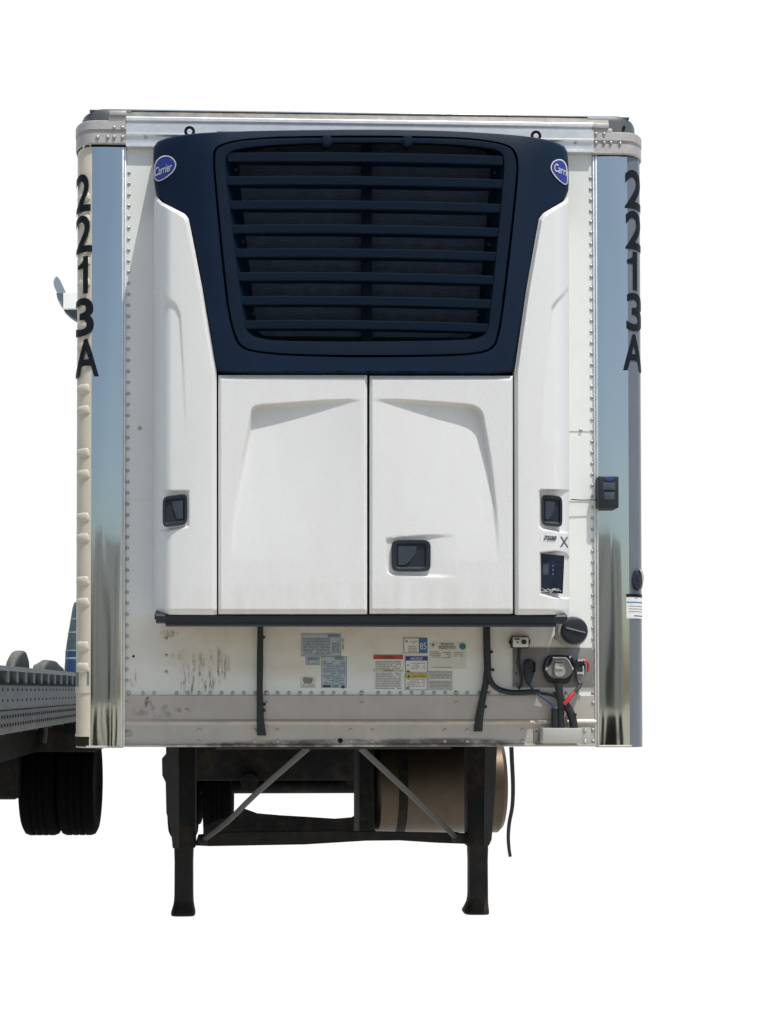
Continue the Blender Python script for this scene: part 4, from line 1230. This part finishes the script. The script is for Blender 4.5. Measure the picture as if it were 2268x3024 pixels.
# ---- side covers
def cover(side):
    if side < 0:
        edge = [(577, 460), (597, 479), (632, 546), (646, 557), (700, 568), (860, 599), (1095, 639.5), (1815, 640)]
        outer = lambda y: interp(y, [(577, 458), (600, 455), (1815, 454)])
    else:
        edge = [(580, 1676), (592, 1668), (630, 1604), (646, 1592), (700, 1582), (860, 1554), (1100, 1519.5), (1815, 1522)]
        outer = lambda y: interp(y, [(580, 1678), (600, 1680), (1815, 1681)])
    edge_xy = [(x, y) for y, x in edge]
    def dist_edge(x, y):
        best = 1e9
        for (x1, y1), (x2, y2) in zip(edge_xy, edge_xy[1:]):
            ex, ey = x2 - x1, y2 - y1
            t = max(0, min(1, ((x - x1) * ex + (y - y1) * ey) / (ex * ex + ey * ey)))
            best = min(best, math.hypot(x - x1 - ex * t, y - y1 - ey * t))
        return best
    ys = sorted(set([577.5 if side < 0 else 580.5] + [580 + 4 * k for k in range(1, 18)] + [652 + 6 * k for k in range(190)] + [1436 + 2.5 * k for k in range(142)] + [1792, 1796, 1800, 1806, 1812, 1815]))
    ys = [y for y in ys if y <= 1815]
    offs = [0, 1.5, 4, 7, 10, 13]
    V = []; F = []
    NX = 66
    rows = []
    for y in ys:
        xe = interp(y, edge); xo = outer(y)
        wd = abs(xe - xo)
        cols = []
        for k in range(NX):
            if wd > 30:
                o = offs[k] if k < len(offs) else 13 + (wd - 13) * ((k - 5) / (NX - 6))
            else: o = wd * k / (NX - 1)
            cols.append(xe + (o if side > 0 else -o))
        rows.append(cols)
    full = 185.0 if side < 0 else 160.0
    for y, cols in zip(ys, rows):
        xo = outer(y)
        for x in cols:
            de = dist_edge(x, y)
            t = abs(x - xo) / full                      # 0 at the outer silhouette
            base = YF - 0.012 + 0.045 * max(0, 1 - t) ** 2 + 0.14 * max(0, 1 - t / 0.30) ** 2.4
            d = 0.020 * (1 - smooth01(de / 10.5)) + 0.022 * (1 - smooth01((1815 - y) / 15.0))
            # pressed panel on the outer half and dished latch surrounds
            if side > 0:
                xb = interp(y, [(840, 1684), (868, 1662), (895, 1636), (910, 1627), (1000, 1617), (1200, 1603), (1320, 1598)])
                s = x - xb
                f = max(0, 1 - (y - 880) / 430) if y > 840 else 0
                d += 0.020 * f * smooth01(s / 7.0)
                s = min(x - 1591, y - interp(x, [(1590, 1450), (1600, 1443), (1685, 1446)]), interp(x, [(1592, 1556), (1605, 1566), (1686, 1578)]) - y)
                d += 0.036 * smooth01(s / 6.0) * max(0, min(1, (1690 - x) / 30))
                s = min(x - 1593, y - interp(x, [(1593, 1630), (1640, 1625), (1670, 1630), (1686, 1648)]), interp(x, [(1593, 1756), (1640, 1768), (1686, 1770)]) - y, 1684 - x)
                d += 0.042 * smooth01(s / 6.0)
            else:
                xb = interp(y, [(870, 475), (900, 522), (930, 535), (1100, 545), (1320, 556)])
                s = xb - x
                f = max(0, 1 - (y - 880) / 430) if y > 860 else 0
                d += 0.010 * f * smooth01(s / 8.0)
                s = min(x - 466, 560 - x, y - 1447, interp(x, [(466, 1574), (560, 1558)]) - y)
                d += 0.012 * smooth01(s / 8.0)
            V.append(WS(x, y, lambda a, b: base + d, 3))
    n = NX
    for j in range(len(ys) - 1):
        for i in range(n - 1): F.append((j * n + i, j * n + i + 1, (j + 1) * n + i + 1, (j + 1) * n + i))
    R_ = len(ys)
    base_i = len(V)
    loop = [j * n + n - 1 for j in range(R_)] + [(R_ - 1) * n + i for i in range(n - 2, -1, -1)] + [j * n for j in range(R_ - 2, -1, -1)]
    no = R_ - 1
    for q, i in enumerate(loop):
        yback = -0.012 if q <= no else V[i].y + 0.05
        V.append(Vector((V[i].x, yback, V[i].z)))
    for q in range(len(loop) - 1): F.append((loop[q], loop[q + 1], base_i + q + 1, base_i + q))
    return mk('side_cover', V, F, 'unit_paint', U, angle=50)
cl = cover(-1); cr = cover(1)
def cov_y(side, px, extra=0.0):
    full = 185.0 if side < 0 else 160.0
    xo = 454 if side < 0 else 1681
    t = abs(px - xo) / full
    return YF - 0.012 + 0.045 * max(0, 1 - t) ** 2 + 0.14 * max(0, 1 - t / 0.30) ** 2.4 + extra
latch(cl, 480, 1462, 553, 1553, cov_y(-1, 530, 0.006), False, skew=-5)
latch(cr, 1600, 1463, 1661, 1554, cov_y(1, 1620, 0.030), True, skew=3)
# control window
yw = cov_y(1, 1615, 0.028)
wp = [(1598, 1635), (1667, 1641), (1662, 1753), (1598, 1749)]
A = [W(x, y, yw + 0.0) for x, y in wp]
V, F = loft([[p + Vector((0, 0.02, 0)) for p in A], A], True, True)
win = mk('control_window', V, F, 'window_glass', cr, angle=20)
def wq(x0, y0, x1, y1, m, nm):
    p, q = W(x0, y1, yw - 0.001), W(x1, y0, yw - 0.001)
    return box(nm, (p.x, yw - 0.0016, p.z), (q.x, yw - 0.0004, q.z), m, win)
wq(1603, 1664, 1620, 1697, 'screen', 'display')
for py in (1668, 1680, 1692):
    wq(1631, py, 1635, py + 6, 'glass_mark', 'key')
bm = bmesh.new()
for k in range(26):
    x = random.uniform(1601, 1655); y = 1748 - abs(random.gauss(0, 4)) - (5 if x > 1630 else 0) * random.random()
    p = W(x, y, yw - 0.001); s_ = random.uniform(0.001, 0.004)
    add_box(bm, (p.x - s_ * 1.8, yw - 0.0014, p.z - s_ * 0.5), (p.x + s_ * 1.8, yw - 0.0006, p.z + s_ * 0.5), rot=Matrix.Rotation(random.uniform(-0.6, 0.6), 3, 'Y'))
o = mkbm('scuff', bm, 'paper_faded', win); o['kind'] = 'stuff'
# model number and mark
def covw(nm, body, px0, py0, px1, py1, m, drop=0.0, bold=0.02, shear=0.0):
    def fm(u, v):
        px = px0 + (px1 - px0) * u; py = py1 + (py0 - py1) * v + drop * u
        return W(px, py, cov_y(1, px, -0.004))
    return word(nm, body, fm, m, cr, bold, shear, slices=0.2)
V = []
pp = [(1597, 1576), (1648, 1581), (1647, 1601), (1597, 1599)]
A = [W(x, y, cov_y(1, x, -0.0012)) for x, y in pp]
V, F = loft([A, [p + Vector((0, 0.002, 0)) for p in A]], True, False, True); mk('number_label', V, F, 'paper_white', cr, smooth=False)
covw('lettering', '7500', 1605, 1581, 1644, 1595, 'number_ink', 2, 0.035, 0.3)
covw('lettering', 'X', 1654, 1584, 1679, 1615, 'dark_print', 2, 0.005)

# ---- black tray under the unit
pr = [(-0.012, 1812), (-0.425, 1812), (-0.44, 1816), (-0.44, 1828), (-0.425, 1831), (-0.425, 1842), (-0.405, 1850), (-0.012, 1852)]
def tray(xa_px, xb_px, prof, nm, par):
    prof3 = [(y, W(1060, py, y).z) for y, py in prof]
    return extrude_x(nm, prof3, WX(xa_px, -0.40), WX(xb_px, -0.40), 'slate_plastic', par, 6)
tr_ = tray(490, 1640, [(-0.012, 1800), (-0.40, 1816), (-0.405, 1820), (-0.405, 1846), (-0.39, 1851), (-0.012, 1851)], 'drip_tray', U)
tray(462, 1668, [(-0.30, 1800), (-0.41, 1815), (-0.416, 1820), (-0.412, 1838), (-0.395, 1842), (-0.30, 1842)], 'upper_lip', tr_)
tray(458, 1672, [(-0.30, 1800), (-0.405, 1816), (-0.412, 1819), (-0.409, 1830), (-0.39, 1831), (-0.30, 1831)], 'upper_lip', tr_)

# ------------------------------------------------------------------ neighbouring flatbed trailer
FX = -1.8
FB = thing('flatbed_trailer', 'grey aluminium flatbed trailer parked alongside, its riveted side rail showing', 'trailer', (-3.1, 7, 0))
zt, zdeck, zmid, zlow = 1.585, 1.487, 1.348, 1.222
y0, y1 = -0.15, 11.5
fr = box('rub_rail', (FX - 0.03, y0, zt - 0.026), (FX, y1, zt), 'flatbed_rail', FB, 0.006)
sp = box('side_plate', (FX - 0.05, y0, zmid), (FX - 0.006, y1, zdeck), 'flatbed_alu', FB, 0.003)
box('deck_lip', (FX - 0.05, y0, zdeck - 0.006), (FX + 0.002, y1, zdeck + 0.006), 'worn_steel', FB, 0.002)
lp = box('lower_plate', (FX - 0.05, y0, zlow), (FX + 0.004, y1, zmid - 0.004), 'flatbed_low', FB, 0.003)
box('backing_strip', (FX - 0.06, y0, zdeck), (FX - 0.045, y1, zt - 0.02), 'flatbed_low', FB, 0.002)
pk = None
k = 0; yy = y0 + 0.1
while yy < 8:
    o = box('stake_pocket', (FX - 0.05, yy, zdeck), (FX - 0.010, yy + 0.075, zt - 0.02), 'flatbed_alu', FB, 0.006)
    c = Vector((FX - 0.012, yy + 0.25, (zdeck + zt) / 2 - 0.015))
    yy += 0.30
bm = bmesh.new()
for (zz, dy, rr) in ((zdeck - 0.030, 0.155, 0.0075), (zdeck - 0.088, 0.155, 0.0075)):
    yv = y0 + 0.05
    while yv < 7:
        add_box(bm, (FX - 0.010, yv, zz - rr), (FX - 0.002, yv + 2 * rr, zz + rr), 0.002, 1); yv += dy
o = mkbm('rivet_row', bm, 'dark_steel', sp); o['kind'] = 'stuff'
bm = bmesh.new()
for (zz, dy, rr) in ((zmid - 0.035, 0.085, 0.0095), (zmid - 0.080, 0.085, 0.0095)):
    yv = y0 + 0.03
    while yv < 7:
        add_box(bm, (FX + 0.002, yv, zz - rr), (FX + 0.009, yv + 2 * rr, zz + rr), 0.003, 1); yv += dy
o = mkbm('rivet_row', bm, 'dark_steel', lp); o['kind'] = 'stuff'
box('deck', (FX - 2.5, y0, zdeck - 0.05), (FX - 0.05, y1, zdeck - 0.005), 'flatbed_low', FB, 0.004)
box('far_rail', (FX - 2.56, y0, zlow), (FX - 2.5, y1, zt), 'flatbed_alu', FB, 0.004)
for x in (-3.65, -2.65):
    box('main_beam', (x - 0.1, y0, 0.86), (x + 0.1, y1, zdeck - 0.05), 'dark_steel', FB, 0.006)
for k in range(12): box('cross_beam', (FX - 2.5, 0.6 + 0.6 * k, zlow - 0.02), (FX - 0.05, 0.7 + 0.6 * k, zdeck - 0.05), 'dark_steel', FB, 0.004)
for yc in (7.6,):
    for xc in (-2.21, -2.575, -3.75, -4.12):
        wheel('wheel', xc, yc, 0.52, 0.355, 'tyre_rubber', FB)
    tube('axle', [(-3.9, yc, 0.52), (-2.3, yc, 0.52)], 0.075, 'dark_steel', FB)
box('suspension', (-3.5, 7.0, 0.40), (-2.72, 9.4, 0.98), 'dark_steel', FB, 0.05)
box('mud_guard', (-2.95, 6.95, 0.86), (-1.98, 9.6, zlow), 'dark_steel', FB, 0.02)
w_ = tube('hanging_strap', [(FX - 0.02, 2.62, zlow + 0.01), (FX - 0.02, 2.62, zlow - 0.05), (FX - 0.03, 2.62, zlow - 0.11)], 0.014, 'brace_steel', FB, flat=0.5)

# lumps standing in for background trees, and the load on the flatbed
def lump(name, label, pts, Y, depth, m, group=None):
    """rounded lump: outline in pixels, domed towards the viewer and away"""
    q = [(x, y - 9 if y < 2010 else y) for x, y in chaikin(pts, 1)]
    cx = sum(p[0] for p in q) / len(q); cy = sum(p[1] for p in q) / len(q)
    rings = []
    for t, s in ((0.0, 0.05), (0.12, 0.5), (0.28, 0.8), (0.5, 1.0), (0.72, 0.8), (0.88, 0.5), (1.0, 0.05)):
        ring = []
        for i, (x, y) in enumerate(q):
            wob = 1 + 0.02 * math.sin(i * 1.7 + t * 9)
            sx = cx + (x - cx) * s * wob; sy = max(q, key=lambda p: p[1])[1] + (y - max(q, key=lambda p: p[1])[1]) * (0.35 + 0.65 * s)
            p = W(sx, sy, Y); ring.append(Vector((p.x, Y + depth * (t - 0.5), p.z)))
        rings.append(ring)
    V, F = loft(rings, True, True, True)
    base = bpy.data.objects.new(name, None)
    o = mk(name, V, F, m, None, angle=60)
    o['label'] = label; o['category'] = 'lump'
    if group: o['group'] = group
    return o
lump('green_lump', 'taller grey-green lump standing in for trees on the flatbed deck near the picture edge', [(14, 2020), (18, 1970), (26, 1948), (38, 1932), (58, 1929), (74, 1932), (82, 1945), (86, 1975), (88, 2020)], 2.4, 0.5, 'lump_grey', 'tree stand-ins on the flatbed')
lump('green_lump', 'lower spread-out grey-green lump standing in for trees on the flatbed beside the white trailer', [(92, 2020), (96, 1975), (114, 1966), (126, 1957), (145, 1958), (166, 1962), (178, 1975), (190, 1986), (192, 2020)], 3.6, 0.5, 'lump_grey', 'tree stand-ins on the flatbed')
TL = thing('tarped_load', 'tall blue and grey-green tarped load strapped on the flatbed behind the trailer corner', 'load', (-2.2, 8.4, zdeck))
def load_ring(py, pxl, Yc=8.4):
    p = W(pxl, py, Yc)
    xr_ = -1.92
    xc = (p.x + xr_) / 2; hw = (xr_ - p.x) / 2
    return [Vector((xc + hw * math.copysign(abs(math.cos(t)) ** 0.6, math.cos(t)), Yc + 0.5 * math.copysign(abs(math.sin(t)) ** 0.6, math.sin(t)), p.z)) for t in [2 * math.pi * k / 28 for k in range(28)]]
zbase = zdeck - 0.004
r0 = load_ring(1990, 196); r0b = [Vector((v.x, v.y, zbase)) for v in r0]
V, F = loft([r0b, r0, load_ring(1950, 199), load_ring(1926, 200)], True, True, True); mk('lower_tarp', V, F, 'tarp_blue', TL, angle=50)
V, F = loft([load_ring(1927, 200.5), load_ring(1900, 204), load_ring(1870, 209), load_ring(1830, 216), load_ring(1800, 221), load_ring(1785, 226)], True, True, True); mk('upper_tarp', V, F, 'tarp_teal', TL, angle=50)
for pa, pb, xl_ in ((1944, 1949, 199), (1923, 1926, 200), (1870, 1874, 208), (1832, 1835, 215)):
    A = load_ring(pb, xl_ - 0.6); B = load_ring(pa, xl_ - 0.3)
    V, F = loft([A, B], True); mk('strap', V, F, 'strap_pale', TL, angle=50)

# ------------------------------------------------------------------ lamp head beyond the trailer
YLm = 17.2
LP = thing('street_lamp', 'white lamp head with grey upright blade, peeping out past the trailer side', 'lamp', (W(262, 900, YLm).x, YLm, 0))
def plate(nm, pts, Y, th, m, parent, smoothn=1):
    q = chaikin(pts, smoothn) if smoothn else pts
    A = [W(x, y, Y) for x, y in q]; B = [p + Vector((0, th, 0)) for p in A]
    cx = sum(p.x for p in A) / len(A); cz = sum(p.z for p in A) / len(A)
    ins = [Vector((p.x + (cx - p.x) * 0.06, p.y - 0.02, p.z + (cz - p.z) * 0.06)) for p in A]
    V, F = loft([B, A, ins], True, True, True)
    return mk(nm, V, F, m, parent, angle=40)
plate('blade', [(157, 832), (163, 818), (169, 816), (176, 824), (184, 840), (192, 858), (196, 866), (170, 868), (160, 848)], YLm - 0.05, 0.06, 'lamp_panel', LP)
hb = plate('lamp_head', [(186, 864), (240, 864), (240, 912), (186, 912)], YLm - 0.05, 0.3, 'lamp_white', LP, 0)
plate('joint', [(166, 866), (186, 864), (185, 905), (178, 900), (170, 884)], YLm, 0.2, 'lamp_panel', LP, 0)
plate('clamp', [(182, 908), (236, 912), (236, 950), (214, 938), (198, 926)], YLm + 0.02, 0.2, 'lamp_dark', LP, 1)
c = W(262, 930, YLm + 0.15)
tube('pole', [(c.x, YLm + 0.15, 0.0), (c.x, YLm + 0.15, c.z + 0.2)], 0.11, 'lamp_panel', LP, taper=(1.2, 0.8))
tube('arm', [(c.x, YLm + 0.15, W(240, 890, YLm).z), (W(225, 890, YLm).x, YLm + 0.12, W(240, 890, YLm).z)], 0.07, 'lamp_panel', LP)

# ------------------------------------------------------------------ trailers parked across the yard, mirrored in the steel posts
names = ['short', 'second', 'third', 'fourth', 'fifth']
proto_labels = ['grey box trailer across the yard, mirrored in the steel post nearest the cream edge',
                'grey box trailer across the yard, mirrored at the inner side of that steel post',
                'grey box trailer across the yard, mirrored between the two steel posts',
                'grey box trailer across the yard, mirrored in the steel post under the remote display',
                'grey box trailer across the yard, mirrored beside the slate edge of that post']
for k, xx in enumerate((-7.9, -4.6, -1.5, 3.4, 6.6)):
    yb_ = -16.5 - 0.7 * (k % 2)
    Pk = thing('parked_trailer', proto_labels[k], 'trailer', (xx, yb_, 0), 'trailers parked across the yard')
    h = (4.05, 4.15, 3.95, 4.1, 4.0)[k]
    box('body', (xx - 1.28, yb_ - 13, 1.15), (xx + 1.28, yb_, h), 'parked_grey', Pk, 0.02)
    for s in (-1, 1):
        dd = box('door', (xx + s * 0.63 - 0.58, yb_ + 0.002, 1.3), (xx + s * 0.63 + 0.58, yb_ + 0.03, h - 0.15), 'parked_grey', Pk, 0.01)
        box('lock_rod', (xx + s * 0.2 - 0.02, yb_ + 0.03, 1.3), (xx + s * 0.2 + 0.02, yb_ + 0.06, h - 0.2), 'parked_dark', dd, 0.004)
    box('bumper', (xx - 1.1, yb_ - 0.1, 0.5), (xx + 1.1, yb_, 0.62), 'parked_dark', Pk, 0.01)
    for s in (-1, 1):
        box('bumper_post', (xx + s * 0.5 - 0.05, yb_ - 0.08, 0.6), (xx + s * 0.5 + 0.05, yb_ - 0.02, 1.2), 'parked_dark', Pk, 0.01)
        for yy in (-1.6, -2.9):
            for q in (0.82, 1.12): wheel('wheel', xx + s * q, yb_ + yy, 0.5, 0.26, 'tyre_rubber', Pk)
